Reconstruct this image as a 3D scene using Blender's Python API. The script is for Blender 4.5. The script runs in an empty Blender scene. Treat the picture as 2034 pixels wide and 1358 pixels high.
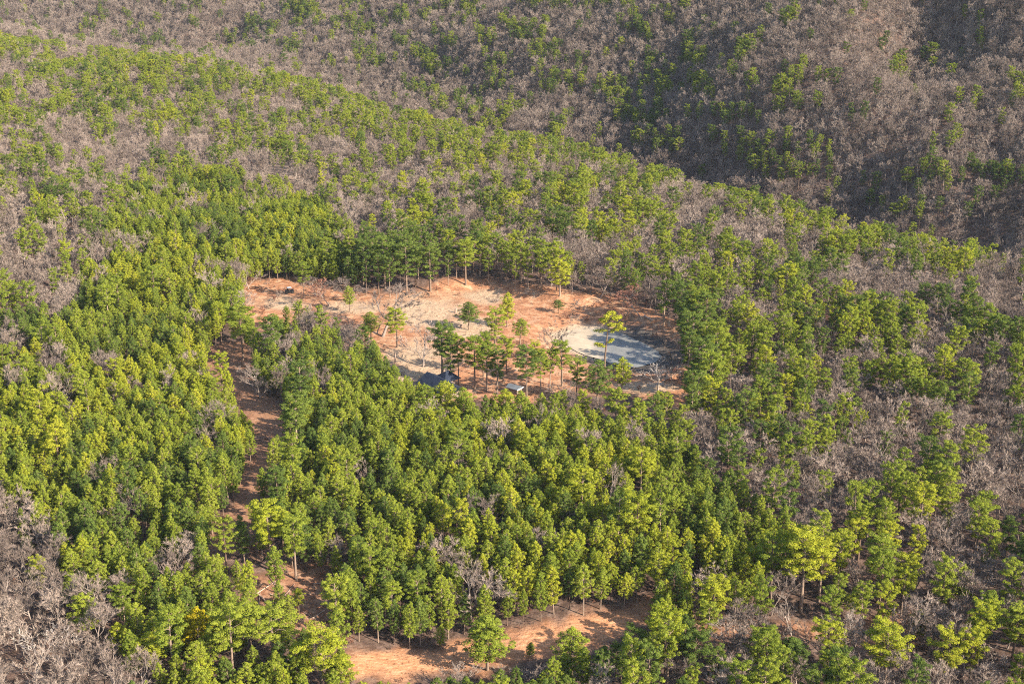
import bpy, math, random
import numpy as np
R = math.radians
scn = bpy.context.scene
COL = scn.collection

# ---------------------------------------------------------------- camera
W, H, F = 2034.0, 1358.0, 2794.0
CAMZ, PITCH = 144.0, R(20.0)
cam_d = bpy.data.cameras.new('camera'); cam = bpy.data.objects.new('camera', cam_d); COL.objects.link(cam)
cam.location = (0, 0, CAMZ); cam.rotation_euler = (R(90) - PITCH, 0, 0)
cam_d.sensor_width = 36.0; cam_d.lens = 36.0 * F / W
cam_d.clip_start = 1.0; cam_d.clip_end = 9000.0
scn.camera = cam

# ---------------------------------------------------------------- light
SUN_EL = R(29.0)
SUN_AZ = math.atan2(-0.52, 0.85)          # sun stands to the right and a little behind the camera
sdir = np.array([math.cos(SUN_EL) * math.cos(SUN_AZ), math.cos(SUN_EL) * math.sin(SUN_AZ), math.sin(SUN_EL)])
world = bpy.data.worlds.new('World'); scn.world = world; world.use_nodes = True
wn = world.node_tree.nodes; wl = world.node_tree.links
sky = wn.new('ShaderNodeTexSky'); sky.sky_type = 'NISHITA'; sky.sun_disc = False
sky.sun_elevation = SUN_EL; sky.sun_rotation = math.atan2(sdir[0], sdir[1])
bg = wn['Background']; bg.inputs['Strength'].default_value = 0.115
wl.new(sky.outputs[0], bg.inputs['Color'])
sun_d = bpy.data.lights.new('sun', 'SUN'); sun = bpy.data.objects.new('sun', sun_d); COL.objects.link(sun)
sun_d.energy = 5.0; sun_d.angle = R(0.5); sun_d.color = (1.0, 0.89, 0.73)
from mathutils import Vector
sun.rotation_euler = Vector(sdir).to_track_quat('Z', 'Y').to_euler()
sun.location = (300, -100, 400)
scn.view_settings.view_transform = 'Standard'; scn.view_settings.look = 'None'
scn.view_settings.exposure = 1.58; scn.view_settings.gamma = 1.0
scn.cycles.max_bounces = 5; scn.cycles.diffuse_bounces = 3; scn.cycles.transmission_bounces = 3
scn.cycles.volume_bounces = 0; scn.cycles.filter_width = 1.1; scn.cycles.use_denoising = False

# ---------------------------------------------------------------- picture <-> world
cP, sP = math.cos(PITCH), math.sin(PITCH)
FW = np.array([0, cP, -sP]); UP = np.array([0, sP, cP])
def project(p):
    p = np.asarray(p, float); d = p - np.array([0, 0, CAMZ])
    dep = d @ FW
    return 1017 + F * d[..., 0] / dep, 679 - F * (d @ UP) / dep, dep
def interp(x, xs, ys): return np.interp(x, xs, ys)

# smooth value noise on the plane
_rs = np.random.RandomState(5); _tab = _rs.rand(256, 256)
def vnoise(x, y):
    xi = np.floor(x).astype(int); yi = np.floor(y).astype(int); fx = x - xi; fy = y - yi
    fx = fx * fx * (3 - 2 * fx); fy = fy * fy * (3 - 2 * fy)
    g = lambda a, b: _tab[a & 255, b & 255]
    return (g(xi, yi) * (1 - fx) + g(xi + 1, yi) * fx) * (1 - fy) + (g(xi, yi + 1) * (1 - fx) + g(xi + 1, yi + 1) * fx) * fy
def fbm(x, y, o=4):
    s = 0; a = 1; t = 0
    for k in range(o):
        s = s + a * (vnoise(x * 2 ** k + 17.3 * k, y * 2 ** k + 9.1 * k) - 0.5); t += a; a *= 0.5
    return s / t * 2
def sstep(a, b, x):
    t = np.clip((x - a) / (b - a), 0, 1); return t * t * (3 - 2 * t)

# edge of the near ridge in plan, traced along its skyline (base of the last trees)
_e = [(-600, 20), (0, 88), (350, 130), (560, 175), (700, 205), (850, 262), (1000, 300), (1130, 312), (1300, 365), (1500, 420),
      (1640, 448), (1760, 505), (1900, 548), (2034, 580), (2300, 640), (3000, 760)]
_ex, _ey = [], []
for u, v in _e:
    a = (u - 1017) / F; b = -(v - 679) / F
    dy = cP + b * sP; dz = -sP + b * cP; t = CAMZ / -dz
    _ex.append(a * t); _ey.append(dy * t)
_ex = np.array(_ex); _ey = np.array(_ey)
def yedge(x):
    r = 0
    for o in (-40, -20, 0, 20, 40): r = r + np.interp(x + o, _ex, _ey)
    return r / 5

POND_PX = [(1112, 668), (1135, 656), (1165, 650), (1200, 654), (1240, 664), (1275, 679), (1303, 694), (1316, 708), (1300, 722), (1262, 730),
           (1222, 724), (1190, 713), (1160, 704), (1130, 690)]
def flat_hit(u, v, z=0.0):
    a = (u - 1017) / F; b = -(v - 679) / F
    dz = -sP + b * cP; t = (z - CAMZ) / dz
    return a * t, (cP + b * sP) * t
PONDZ = -1.5
POND = np.array([flat_hit(u, v, PONDZ) for u, v in POND_PX])
PC = POND.mean(0)
def poly_sd(P, x, y):            # signed distance to polygon, negative inside
    x = np.asarray(x, float); y = np.asarray(y, float)
    d = np.full(x.shape, 1e18); ins = np.zeros(x.shape, bool)
    n = len(P)
    for i in range(n):
        ax, ay = P[i]; bx, by = P[(i + 1) % n]
        ex, ey = bx - ax, by - ay
        t = np.clip(((x - ax) * ex + (y - ay) * ey) / (ex * ex + ey * ey + 1e-9), 0, 1)
        d = np.minimum(d, (x - ax - t * ex) ** 2 + (y - ay - t * ey) ** 2)
        c = ((ay > y) != (by > y)) & (x < ex * (y - ay) / (by - ay + 1e-12) + ax)
        ins ^= c
    d = np.sqrt(d); return np.where(ins, -d, d)
BANK = [flat_hit(u, v) for u, v in [(800, 592), (870, 590), (940, 583), (1000, 592), (1060, 606), (1110, 622)]]
def line_d(P, x, y):
    d = np.full(np.shape(x), 1e18)
    for (ax, ay), (bx, by) in zip(P[:-1], P[1:]):
        ex, ey = bx - ax, by - ay
        t = np.clip(((x - ax) * ex + (y - ay) * ey) / (ex * ex + ey * ey), 0, 1)
        d = np.minimum(d, (x - ax - t * ex) ** 2 + (y - ay - t * ey) ** 2)
    return np.sqrt(d)
# hollows of the far slope: (px u, px v, radius m, depth)
HOLL = []
def terrain(x, y):
    x = np.asarray(x, float); y = np.asarray(y, float)
    ye = yedge(x); s = (y - ye) * 0.80
    clr = sstep(150, 60, np.hypot((x - 0) * 0.8, y - 430))       # the clearing is a level shelf
    near = fbm(x / 95, y / 95, 3) * 6.0 * (1 - clr) + fbm(x / 14 + 40, y / 14, 3) * (0.35 + 0.25 * (1 - clr))
    near = near + 2.2 * sstep(3, 13, (y - np.interp(x, [p[0] for p in BANK], [p[1] for p in BANK]))) * sstep(-60, -25, x) * sstep(40, 14, x)
    near = near - 0.46 * np.log1p(np.exp(np.clip(s / 14, -30, 30))) * 14
    # far slope beyond the valley
    zv = interp(x, [-500, -350, 0, 180, 400], [-18, -26, -50, -62, -66]); yv = ye + interp(x, [-400, 0, 200], [110, 150, 150])
    q = y - yv
    far = zv + 0.27 * q - 0.00003 * np.clip(q - 500, 0, None) ** 2 * 2
    far = np.where(y > 1900, np.minimum(far, 250), far)
    ph = x * 0.9 + y * 0.42
    far = far + (np.abs(np.sin(ph / 62 + 1.1 * fbm(x / 160, y / 160, 2))) - 0.5) * (11 + 6 * sstep(20, 220, x)) * sstep(0, 160, q) + fbm(x / 110 + 7, y / 110, 4) * 15 * sstep(-20, 120, q) + 0.15 * np.clip(x, -300, 400) * sstep(0, 120, q)
    k = 9.0; m = np.maximum(near, far)
    z = m + k * np.log(np.exp((near - m) / k) + np.exp((far - m) / k)) - k * np.exp(-np.abs(near - far) / 30) * 0.3
    z = np.where(s < -60, near, z)
    for (hx_, hy_, sx_, sy_, dp_) in HOLL: z = z - dp_ * np.exp(-((x - hx_) / sx_) ** 2 - ((y - hy_) / sy_) ** 2)
    # pond pit
    sd = poly_sd(POND, x, y)
    pit = sstep(11, 0.5, sd); z = z * (1 - pit) + (PONDZ - 0.05) * pit - 1.0 * sstep(0.6, -3, sd)
    berm = sstep(9, 13, sd) * sstep(22, 15, sd) * sstep(PC[0] + 2, PC[0] + 18, x)
    z = z + berm * 1.3
    return z
def hit(u, v):
    a = (u - 1017) / F; b = -(v - 679) / F
    d = np.array([a, cP + b * sP, -sP + b * cP])
    ts = np.arange(200, 2400, 3.0)
    P = d[None] * ts[:, None]; zz = P[:, 2] + CAMZ - terrain(P[:, 0], P[:, 1])
    i = np.argmax(zz < 0); lo, hi = ts[max(i - 1, 0)], ts[i]
    tt = np.linspace(lo, hi, 25); P = d[None] * tt[:, None]; zz = P[:, 2] + CAMZ - terrain(P[:, 0], P[:, 1])
    j = np.argmax(zz < 0); p = P[j]
    return float(p[0]), float(p[1])

_h = [hit(u, v) + q for u, v, q in [(1855, 85, (24, 55, 19)), (1790, 110, (20, 40, 12)), (1735, 350, (30, 26, 16)), (1900, 478, (36, 22, 16)), (456, 78, (24, 30, 14)), (1390, 345, (26, 26, 10)), (1980, 300, (22, 30, 10))]]
HOLL += _h
# ---------------------------------------------------------------- materials
def new_mat(name):
    m = bpy.data.materials.new(name); m.use_nodes = True; n = m.node_tree.nodes; n.clear()
    return m, n, m.node_tree.links
def ramp(n, stops, interp='LINEAR'):
    r = n.new('ShaderNodeValToRGB'); e = r.color_ramp.elements; r.color_ramp.interpolation = interp
    while len(e) < len(stops): e.new(0.5)
    for q, (p, c) in zip(e, stops): q.position = p; q.color = (*c, 1)
    return r
def foliage(name, cols, trans=0.22):
    m, n, l = new_mat(name)
    out = n.new('ShaderNodeOutputMaterial'); oi = n.new('ShaderNodeObjectInfo'); geo = n.new('ShaderNodeNewGeometry')
    ns = n.new('ShaderNodeTexNoise'); ns.inputs['Scale'].default_value = 0.9; ns.inputs['Detail'].default_value = 3
    l.new(geo.outputs['Position'], ns.inputs['Vector'])
    ad = n.new('ShaderNodeMath'); ad.operation = 'MULTIPLY_ADD'; ad.inputs[1].default_value = 0.55
    mu = n.new('ShaderNodeMath'); mu.operation = 'MULTIPLY_ADD'; mu.inputs[1].default_value = 1.1; mu.inputs[2].default_value = -0.3
    l.new(ns.outputs[0], mu.inputs[0]); l.new(oi.outputs['Random'], ad.inputs[0]); l.new(mu.outputs[0], ad.inputs[2])
    r = ramp(n, [(0.05, cols[0]), (0.5, cols[1]), (0.95, cols[2])]); l.new(ad.outputs[0], r.inputs[0])
    d = n.new('ShaderNodeBsdfDiffuse'); t = n.new('ShaderNodeBsdfTranslucent'); mx = n.new('ShaderNodeMixShader'); mx.inputs[0].default_value = trans
    l.new(r.outputs[0], d.inputs[0]); l.new(r.outputs[0], t.inputs[0]); l.new(d.outputs[0], mx.inputs[1]); l.new(t.outputs[0], mx.inputs[2])
    l.new(mx.outputs[0], out.inputs[0]); return m
def simple(name, c1, c2, scale=3.0, rough=0.85, obj_rand=False, metal=0.0, spec=0.3):
    m, n, l = new_mat(name)
    out = n.new('ShaderNodeOutputMaterial'); p = n.new('ShaderNodeBsdfPrincipled'); geo = n.new('ShaderNodeNewGeometry')
    ns = n.new('ShaderNodeTexNoise'); ns.inputs['Scale'].default_value = scale; ns.inputs['Detail'].default_value = 4
    l.new(geo.outputs['Position'], ns.inputs['Vector'])
    r = ramp(n, [(0.3, c1), (0.7, c2)])
    if obj_rand:
        oi = n.new('ShaderNodeObjectInfo'); a = n.new('ShaderNodeMath'); a.operation = 'MULTIPLY_ADD'; a.inputs[1].default_value = 0.5
        b = n.new('ShaderNodeMath'); b.operation = 'MULTIPLY_ADD'; b.inputs[1].default_value = 0.5; b.inputs[2].default_value = 0.0
        l.new(ns.outputs[0], b.inputs[0]); l.new(oi.outputs['Random'], a.inputs[0]); l.new(b.outputs[0], a.inputs[2]); l.new(a.outputs[0], r.inputs[0])
    else: l.new(ns.outputs[0], r.inputs[0])
    l.new(r.outputs[0], p.inputs['Base Color']); p.inputs['Roughness'].default_value = rough; p.inputs['Metallic'].default_value = metal
    p.inputs['Specular IOR Level'].default_value = spec
    l.new(p.outputs[0], out.inputs[0]); return m
M = {}
M['dark'] = foliage('dark pine needles', [(0.065, 0.098, 0.024), (0.100, 0.138, 0.028), (0.145, 0.182, 0.032)])
M['mid'] = foliage('green pine needles', [(0.125, 0.165, 0.024), (0.185, 0.220, 0.028), (0.245, 0.268, 0.032)])
M['yellow'] = foliage('yellow green pine needles', [(0.190, 0.222, 0.022), (0.255, 0.275, 0.026), (0.320, 0.312, 0.030)])
M['gold'] = foliage('golden needles', [(0.26, 0.22, 0.012), (0.34, 0.28, 0.014), (0.40, 0.30, 0.02)])
M['bark'] = simple('pine bark', (0.13, 0.085, 0.06), (0.26, 0.19, 0.14), 2.0, obj_rand=True)
M['greybark'] = simple('grey hardwood bark', (0.15, 0.115, 0.095), (0.30, 0.24, 0.20), 1.5, obj_rand=True)
M['twigs'] = simple('bare twigs', (0.140, 0.105, 0.086), (0.300, 0.232, 0.188), 0.6, obj_rand=True)
M['redtwigs'] = simple('rust coloured twigs', (0.20, 0.09, 0.06), (0.32, 0.16, 0.10), 0.8, obj_rand=True)
M['whitewood'] = simple('bleached wood', (0.30, 0.25, 0.21), (0.44, 0.38, 0.33), 2.5)
M['log'] = simple('weathered log', (0.20, 0.13, 0.10), (0.42, 0.30, 0.23), 2.0, obj_rand=True)
M['roof'] = simple('dark blue metal roof', (0.014, 0.019, 0.034), (0.026, 0.033, 0.052), 0.8, 0.75, metal=0.0, spec=0.12)
M['roofpale'] = simple('pale grey metal roof', (0.10, 0.11, 0.125), (0.15, 0.165, 0.18), 0.8, 0.7, spec=0.15)
M['wall'] = simple('tan board siding', (0.16, 0.12, 0.09), (0.22, 0.17, 0.13), 1.5)
M['trim'] = simple('white trim', (0.7, 0.7, 0.68), (0.78, 0.78, 0.76), 3)
M['glass'] = simple('window glass', (0.03, 0.04, 0.05), (0.04, 0.05, 0.06), 1, 0.08, spec=0.8)
M['black'] = simple('black paint', (0.012, 0.013, 0.016), (0.02, 0.021, 0.025), 3, 0.35, spec=0.5)
M['rubber'] = simple('rubber', (0.015, 0.015, 0.015), (0.025, 0.025, 0.025), 5, 0.9)

# ---------------------------------------------------------------- ground
def P(*pts): return list(pts)
CLEAR_PX = P((490, 588), (520, 566), (570, 560), (640, 573), (700, 585), (760, 594), (800, 592), (860, 585), (920, 572), (960, 572), (1000, 582), (1060, 580),
             (1130, 590), (1180, 588), (1230, 605), (1290, 625), (1338, 652), (1352, 690), (1352, 770), (1340, 796), (1310, 778), (1240, 774), (1160, 760),
             (1060, 776), (1040, 792), (960, 780), (920, 778), (880, 772), (840, 768), (815, 738), (775, 716), (756, 690), (752, 655), (725, 636), (690, 632),
             (650, 600), (600, 598), (560, 610), (530, 648), (505, 642), (485, 612))
LANE_PX = P((412, 712), (440, 686), (484, 684), (497, 740), (505, 795), (545, 800), (588, 862), (562, 900), (532, 955), (514, 1000), (487, 1040), (505, 1100),
            (470, 1096), (424, 1086), (438, 1045), (480, 1000), (500, 930), (530, 885), (510, 845), (470, 790), (428, 742))
OPEN_PX = P((508, 1150), (560, 1155), (612, 1140), (655, 1160), (672, 1190), (690, 1235), (676, 1256), (600, 1240), (560, 1210), (512, 1222))
ROAD_PX = P((690, 1302), (715, 1294), (760, 1298), (900, 1286), (1010, 1266), (1150, 1233), (1292, 1208), (1292, 1236), (1215, 1256), (1085, 1300), (960, 1318),
            (900, 1326), (850, 1334), (720, 1338), (695, 1318))
LANE2_PX = P((1392, 1240), (1560, 1240), (1720, 1232), (1880, 1236), (1880, 1252), (1720, 1262), (1560, 1262), (1392, 1262))
polys = {k: np.array([hit(u, v) for u, v in p]) for k, p in dict(clear=CLEAR_PX, lane=LANE_PX, open=OPEN_PX, road=ROAD_PX, lane2=LANE2_PX).items()}
KEEP = [np.array(p, float) for p in (CLEAR_PX, LANE_PX, OPEN_PX, ROAD_PX)]
STRAW = [(850, 620, 75, 34), (830, 720, 60, 42), (960, 590, 40, 14), (1140, 675, 40, 20), (560, 603, 45, 14), (1290, 770, 60, 12), (930, 650, 50, 22), (700, 610, 60, 14)]
def pxf(x, y, z): return project(np.stack([x, y, z], -1))
xs = np.unique(np.concatenate([np.arange(-130, 150, 1.3), np.arange(-420, 420, 9.0), np.linspace(-2600, 2600, 90)]))
ys = np.unique(np.concatenate([np.arange(200, 620, 1.3), np.arange(620, 1500, 9.0), np.linspace(-900, 200, 20), np.linspace(1500, 3600, 50)]))
xs = xs[np.concatenate([[True], np.diff(xs) > 0.4])]; ys = ys[np.concatenate([[True], np.diff(ys) > 0.4])]
gx, gy = np.meshgrid(xs, ys); gx = gx.ravel(); gy = gy.ravel()
gz = terrain(gx, gy)
bare = np.zeros(gx.shape); straw = np.zeros(gx.shape); roadm = np.zeros(gx.shape)
loc = (np.abs(gx) < 160) & (gy > 200) & (gy < 640)
lx, ly, lz = gx[loc], gy[loc], gz[loc]
rag = fbm(lx / 5, ly / 5, 4) * 5.0 - 0.5
b_ = np.zeros(lx.shape)
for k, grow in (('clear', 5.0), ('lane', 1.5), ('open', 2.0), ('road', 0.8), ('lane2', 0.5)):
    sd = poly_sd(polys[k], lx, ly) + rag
    w = sstep(grow + 3.0, grow - 2.5, sd) * (0.75 if k == 'lane2' else 1.0); b_ = np.maximum(b_, w * {'lane': 0.45, 'open': 0.65}.get(k, 1.0))  # lane and opening duller: tree shade mixed into their soil colour
    if k in ('road', 'lane'): roadm[loc] = np.maximum(roadm[loc], w)
u_, v_, _ = pxf(lx, ly, lz); s_ = np.zeros(lx.shape)
for (a, b, c, d) in STRAW:
    s_ = np.maximum(s_, sstep(1.35, 0.6, np.hypot((u_ - a) / c, (v_ - b) / d) + fbm(lx / 4, ly / 4, 3) * 0.5))
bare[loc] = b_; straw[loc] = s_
# wheel ruts and hummocks in the cleared ground
gz = gz + bare * (fbm(gx / 3.1, gy / 3.1, 3) * 0.30) * (1 - 0.6 * roadm)
nx, ny = len(xs), len(ys)
idx = np.arange(nx * ny).reshape(ny, nx)
faces = np.stack([idx[:-1, :-1], idx[:-1, 1:], idx[1:, 1:], idx[1:, :-1]], -1).reshape(-1, 4)
def np_mesh(name, verts, faces, mats=(), mi=None, smooth=False):
    me = bpy.data.meshes.new(name); verts = np.asarray(verts, np.float32); faces = np.asarray(faces, np.int32); k = faces.shape[1]
    me.vertices.add(len(verts)); me.vertices.foreach_set('co', verts.ravel())
    me.loops.add(faces.size); me.loops.foreach_set('vertex_index', faces.ravel())
    me.polygons.add(len(faces)); me.polygons.foreach_set('loop_start', np.arange(0, faces.size, k, dtype=np.int32))
    me.polygons.foreach_set('use_smooth', np.full(len(faces), smooth))
    for m in mats: me.materials.append(m)
    if mi is not None: me.polygons.foreach_set('material_index', np.asarray(mi, np.int32))
    me.update(calc_edges=True); return me
gme = np_mesh('ground', np.stack([gx, gy, gz], -1), faces, smooth=True)
mud_shade = np.zeros(gx.shape); psd = poly_sd(POND, lx, ly)
mud_shade[loc] = np.clip(sstep(10, 5, psd + rag * 0.6) * sstep(PC[0] - 6, PC[0] + 3, lx + (PC[1] - ly) * 0.5), 0, 1)  # dark right bank: gravelly mud with the bank's own shade painted in
silt = np.zeros(gx.shape); silt[loc] = sstep(4.5, 0.5, psd + rag * 0.5)
pale = sstep(455, 520, gy + gx * 0.35) * sstep(60, -10, gy - yedge(gx)) * 0.85  # tan litter of the near ridge, painted paler for its stronger sun
at = gme.color_attributes.new('litter', 'FLOAT_COLOR', 'POINT')
at.data.foreach_set('color', np.stack([pale, mud_shade, silt, np.ones_like(bare)], -1).astype(np.float32).ravel())
at = gme.color_attributes.new('cover', 'FLOAT_COLOR', 'POINT')
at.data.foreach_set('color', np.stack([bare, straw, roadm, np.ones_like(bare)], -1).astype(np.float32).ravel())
m, n, l = new_mat('forest floor and clay')
out = n.new('ShaderNodeOutputMaterial'); pb = n.new('ShaderNodeBsdfPrincipled'); geo = n.new('ShaderNodeNewGeometry')
ca = n.new('ShaderNodeVertexColor'); ca.layer_name = 'cover'; sp = n.new('ShaderNodeSeparateColor'); l.new(ca.outputs[0], sp.inputs[0])
def noise(scale, detail=5, dist=0.0, stretch=None):
    q = n.new('ShaderNodeTexNoise'); q.inputs['Scale'].default_value = scale; q.inputs['Detail'].default_value = detail; q.inputs['Distortion'].default_value = dist
    q.inputs['Roughness'].default_value = 0.65
    if stretch:
        mp = n.new('ShaderNodeMapping'); mp.inputs['Scale'].default_value = stretch[:3]; mp.inputs['Rotation'].default_value = (0, 0, stretch[3])
        l.new(geo.outputs['Position'], mp.inputs[0]); l.new(mp.outputs[0], q.inputs['Vector'])
    else: l.new(geo.outputs['Position'], q.inputs['Vector'])
    return q
def mixc(fac, a, b):
    q = n.new('ShaderNodeMix'); q.data_type = 'RGBA'
    l.new(fac, q.inputs['Factor']) if not isinstance(fac, float) else setattr(q.inputs['Factor'], 'default_value', fac)
    l.new(a, q.inputs['A']); l.new(b, q.inputs['B']); return q.outputs['Result']
r1 = ramp(n, [(0.30, (0.050, 0.032, 0.025)), (0.48, (0.100, 0.064, 0.049)), (0.62, (0.155, 0.105, 0.083)), (0.75, (0.22, 0.16, 0.13))]); l.new(noise(0.55, 7).outputs[0], r1.inputs[0])
r2 = ramp(n, [(0.30, (0.21, 0.095, 0.055)), (0.47, (0.32, 0.150, 0.078)), (0.57, (0.41, 0.225, 0.130)), (0.72, (0.46, 0.32, 0.21))]); l.new(noise(0.35, 8, 0.6).outputs[0], r2.inputs[0])
r3 = ramp(n, [(0.30, (0.20, 0.125, 0.08)), (0.45, (0.36, 0.245, 0.155)), (0.70, (0.50, 0.37, 0.255))]); l.new(noise(0.8, 8, 0.8, (1, 2.2, 1, 0.5)).outputs[0], r3.inputs[0])
cb = n.new('ShaderNodeVertexColor'); cb.layer_name = 'litter'; sq = n.new('ShaderNodeSeparateColor'); l.new(cb.outputs[0], sq.inputs[0])
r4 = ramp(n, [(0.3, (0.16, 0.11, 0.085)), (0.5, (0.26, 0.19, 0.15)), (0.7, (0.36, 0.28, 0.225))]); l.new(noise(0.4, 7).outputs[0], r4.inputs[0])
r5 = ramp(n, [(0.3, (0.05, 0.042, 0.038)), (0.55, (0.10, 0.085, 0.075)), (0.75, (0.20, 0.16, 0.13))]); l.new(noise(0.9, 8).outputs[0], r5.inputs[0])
r7 = ramp(n, [(0.3, (0.26, 0.195, 0.135)), (0.6, (0.39, 0.305, 0.215))]); l.new(noise(0.5, 6).outputs[0], r7.inputs[0])
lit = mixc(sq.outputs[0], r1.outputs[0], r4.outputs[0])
c = mixc(sp.outputs[1], r2.outputs[0], r3.outputs[0]); r6 = ramp(n, [(0.3, (0.30, 0.130, 0.065)), (0.5, (0.46, 0.225, 0.115)), (0.7, (0.56, 0.32, 0.19))]); l.new(noise(0.7, 8, 0.6, (0.6, 2.0, 1, -0.1)).outputs[0], r6.inputs[0])
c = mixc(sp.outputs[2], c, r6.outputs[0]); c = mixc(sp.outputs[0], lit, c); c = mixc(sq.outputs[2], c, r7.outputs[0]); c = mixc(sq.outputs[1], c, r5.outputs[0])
# scattered debris specks
vs = n.new('ShaderNodeTexVoronoi'); vs.inputs['Scale'].default_value = 0.7; l.new(geo.outputs['Position'], vs.inputs['Vector'])
rv = ramp(n, [(0.10, (0.45, 0.40, 0.36)), (0.24, (1, 1, 1))]); l.new(vs.outputs['Distance'], rv.inputs[0])
mm = n.new('ShaderNodeMix'); mm.data_type = 'RGBA'; mm.blend_type = 'MULTIPLY'; mm.inputs['Factor'].default_value = 0.85
l.new(c, mm.inputs['A']); l.new(rv.outputs[0], mm.inputs['B'])
l.new(mm.outputs['Result'], pb.inputs['Base Color']); pb.inputs['Roughness'].default_value = 0.95; pb.inputs['Specular IOR Level'].default_value = 0.1
bp = n.new('ShaderNodeBump'); bp.inputs['Strength'].default_value = 0.9; bp.inputs['Distance'].default_value = 0.5
l.new(noise(0.9, 9, 0.5, (1, 1.8, 1, -0.5)).outputs[0], bp.inputs['Height']); l.new(bp.outputs[0], pb.inputs['Normal'])
l.new(pb.outputs[0], out.inputs[0]); gme.materials.append(m)
ground = bpy.data.objects.new('ground', gme); COL.objects.link(ground); ground['kind'] = 'structure'

# pond: shallow silty water, with tree shade coloured into its right part
def smooth_poly(Pn, it=2):
    for _ in range(it):
        Q = []
        for i in range(len(Pn)):
            a = Pn[i]; b = Pn[(i + 1) % len(Pn)]; Q += [a * .75 + b * .25, a * .25 + b * .75]
        Pn = np.array(Q)
    return Pn
pp = smooth_poly(POND); pp = PC + (pp - PC) * (1 + 0.05 * fbm(pp[:, 0] / 2.2, pp[:, 1] / 2.2, 3))[:, None]
pv = [(PC[0], PC[1], PONDZ)] + [(a, b, PONDZ) for a, b in pp]
pf = [(0, i + 1, (i + 1) % len(pp) + 1) for i in range(len(pp))]
pme = np_mesh('pond_water', pv, pf)
m, n, l = new_mat('silty pond water'); out = n.new('ShaderNodeOutputMaterial'); pb = n.new('ShaderNodeBsdfPrincipled'); geo = n.new('ShaderNodeNewGeometry')
r = ramp(n, [(0.3, (0.25, 0.20, 0.145)), (0.5, (0.36, 0.285, 0.20)), (0.72, (0.45, 0.365, 0.26))]); l.new(noise(0.16, 6, 0.5).outputs[0], r.inputs[0])
sx3 = n.new('ShaderNodeSeparateXYZ'); l.new(geo.outputs['Position'], sx3.inputs[0])
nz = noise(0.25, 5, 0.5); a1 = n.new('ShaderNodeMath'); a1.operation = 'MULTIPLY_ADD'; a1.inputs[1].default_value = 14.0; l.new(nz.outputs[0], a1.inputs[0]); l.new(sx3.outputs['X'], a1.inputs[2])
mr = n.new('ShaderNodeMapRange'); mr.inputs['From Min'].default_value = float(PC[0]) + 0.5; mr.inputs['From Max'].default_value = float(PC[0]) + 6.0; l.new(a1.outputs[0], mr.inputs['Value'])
r_shade = ramp(n, [(0.3, (0.13, 0.13, 0.125)), (0.7, (0.21, 0.205, 0.19))]); l.new(noise(0.3, 5).outputs[0], r_shade.inputs[0])  # grey tones paint the shade of the trees over the right part
l.new(mixc(mr.outputs[0], r.outputs[0], r_shade.outputs[0]), pb.inputs['Base Color']); pb.inputs['Specular IOR Level'].default_value = 0.4
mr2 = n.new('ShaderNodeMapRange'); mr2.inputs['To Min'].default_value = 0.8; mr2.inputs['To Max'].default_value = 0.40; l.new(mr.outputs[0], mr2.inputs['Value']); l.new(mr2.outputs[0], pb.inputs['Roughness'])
bp = n.new('ShaderNodeBump'); bp.inputs['Strength'].default_value = 0.15; l.new(noise(2.0, 3).outputs[0], bp.inputs['Height']); l.new(bp.outputs[0], pb.inputs['Normal'])
l.new(pb.outputs[0], out.inputs[0]); pme.materials.append(m)
pond = bpy.data.objects.new('pond_water', pme); COL.objects.link(pond); pond['kind'] = 'structure'

# ---------------------------------------------------------------- tree shapes
class Geo:
    def __init__(s): s.v = []; s.f = []; s.n = 0
    def add(s, v, f):
        s.v.append(np.asarray(v, float)); s.f.append(np.asarray(f, int) + s.n); s.n += len(v)
    def get(s): return np.concatenate(s.v), np.concatenate(s.f)
def frame(d):
    d = d / (np.linalg.norm(d) + 1e-9); h = np.array([0, 0, 1.0]) if abs(d[2]) < 0.9 else np.array([1.0, 0, 0])
    a = np.cross(d, h); a /= np.linalg.norm(a); return a, np.cross(a, d)
def tube(g, pts, rad, k=5):
    pts = np.asarray(pts, float); V = []
    for i, p in enumerate(pts):
        d = pts[min(i + 1, len(pts) - 1)] - pts[max(i - 1, 0)]; a, b = frame(d)
        for j in range(k):
            t = 2 * math.pi * j / k; V.append(p + (a * math.cos(t) + b * math.sin(t)) * rad[i])
    Fc = []
    for i in range(len(pts) - 1):
        for j in range(k):
            a, b = i * k + j, i * k + (j + 1) % k; Fc += [(a, b, b + k), (a, b + k, a + k)]
    g.add(V, Fc)
def tuft(g, rs, c, Rr, n, flat=0.7, up=0.35, L=0.42, wd=0.16):
    d = rs.randn(n, 3); d[:, 2] += up; d /= np.linalg.norm(d, axis=1)[:, None]
    p = c + d * np.array([1, 1, flat]) * (Rr * rs.uniform(0.35, 1.0, n) ** 0.6)[:, None]
    nn = d + [0, 0, 0.25] + rs.randn(n, 3) * 0.42; nn /= np.linalg.norm(nn, axis=1)[:, None]
    dd = np.cross(nn, rs.randn(n, 3)); dd /= np.linalg.norm(dd, axis=1)[:, None]; sd = np.cross(nn, dd)
    LL = L * rs.uniform(0.7, 1.4, n)[:, None]; ww = wd * rs.uniform(0.7, 1.3, n)[:, None]
    a = p - dd * LL * 0.5 - sd * ww; b = p - dd * LL * 0.5 + sd * ww; t = p + dd * LL * 0.5 + sd * ww * 0.6; t2 = p + dd * LL * 0.5 - sd * ww * 0.6
    V = np.stack([a, b, t, t2], 1).reshape(-1, 3); i = np.arange(n)[:, None] * 4
    g.add(V, np.concatenate([i + [0, 1, 2], i + [0, 2, 3]]))
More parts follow.
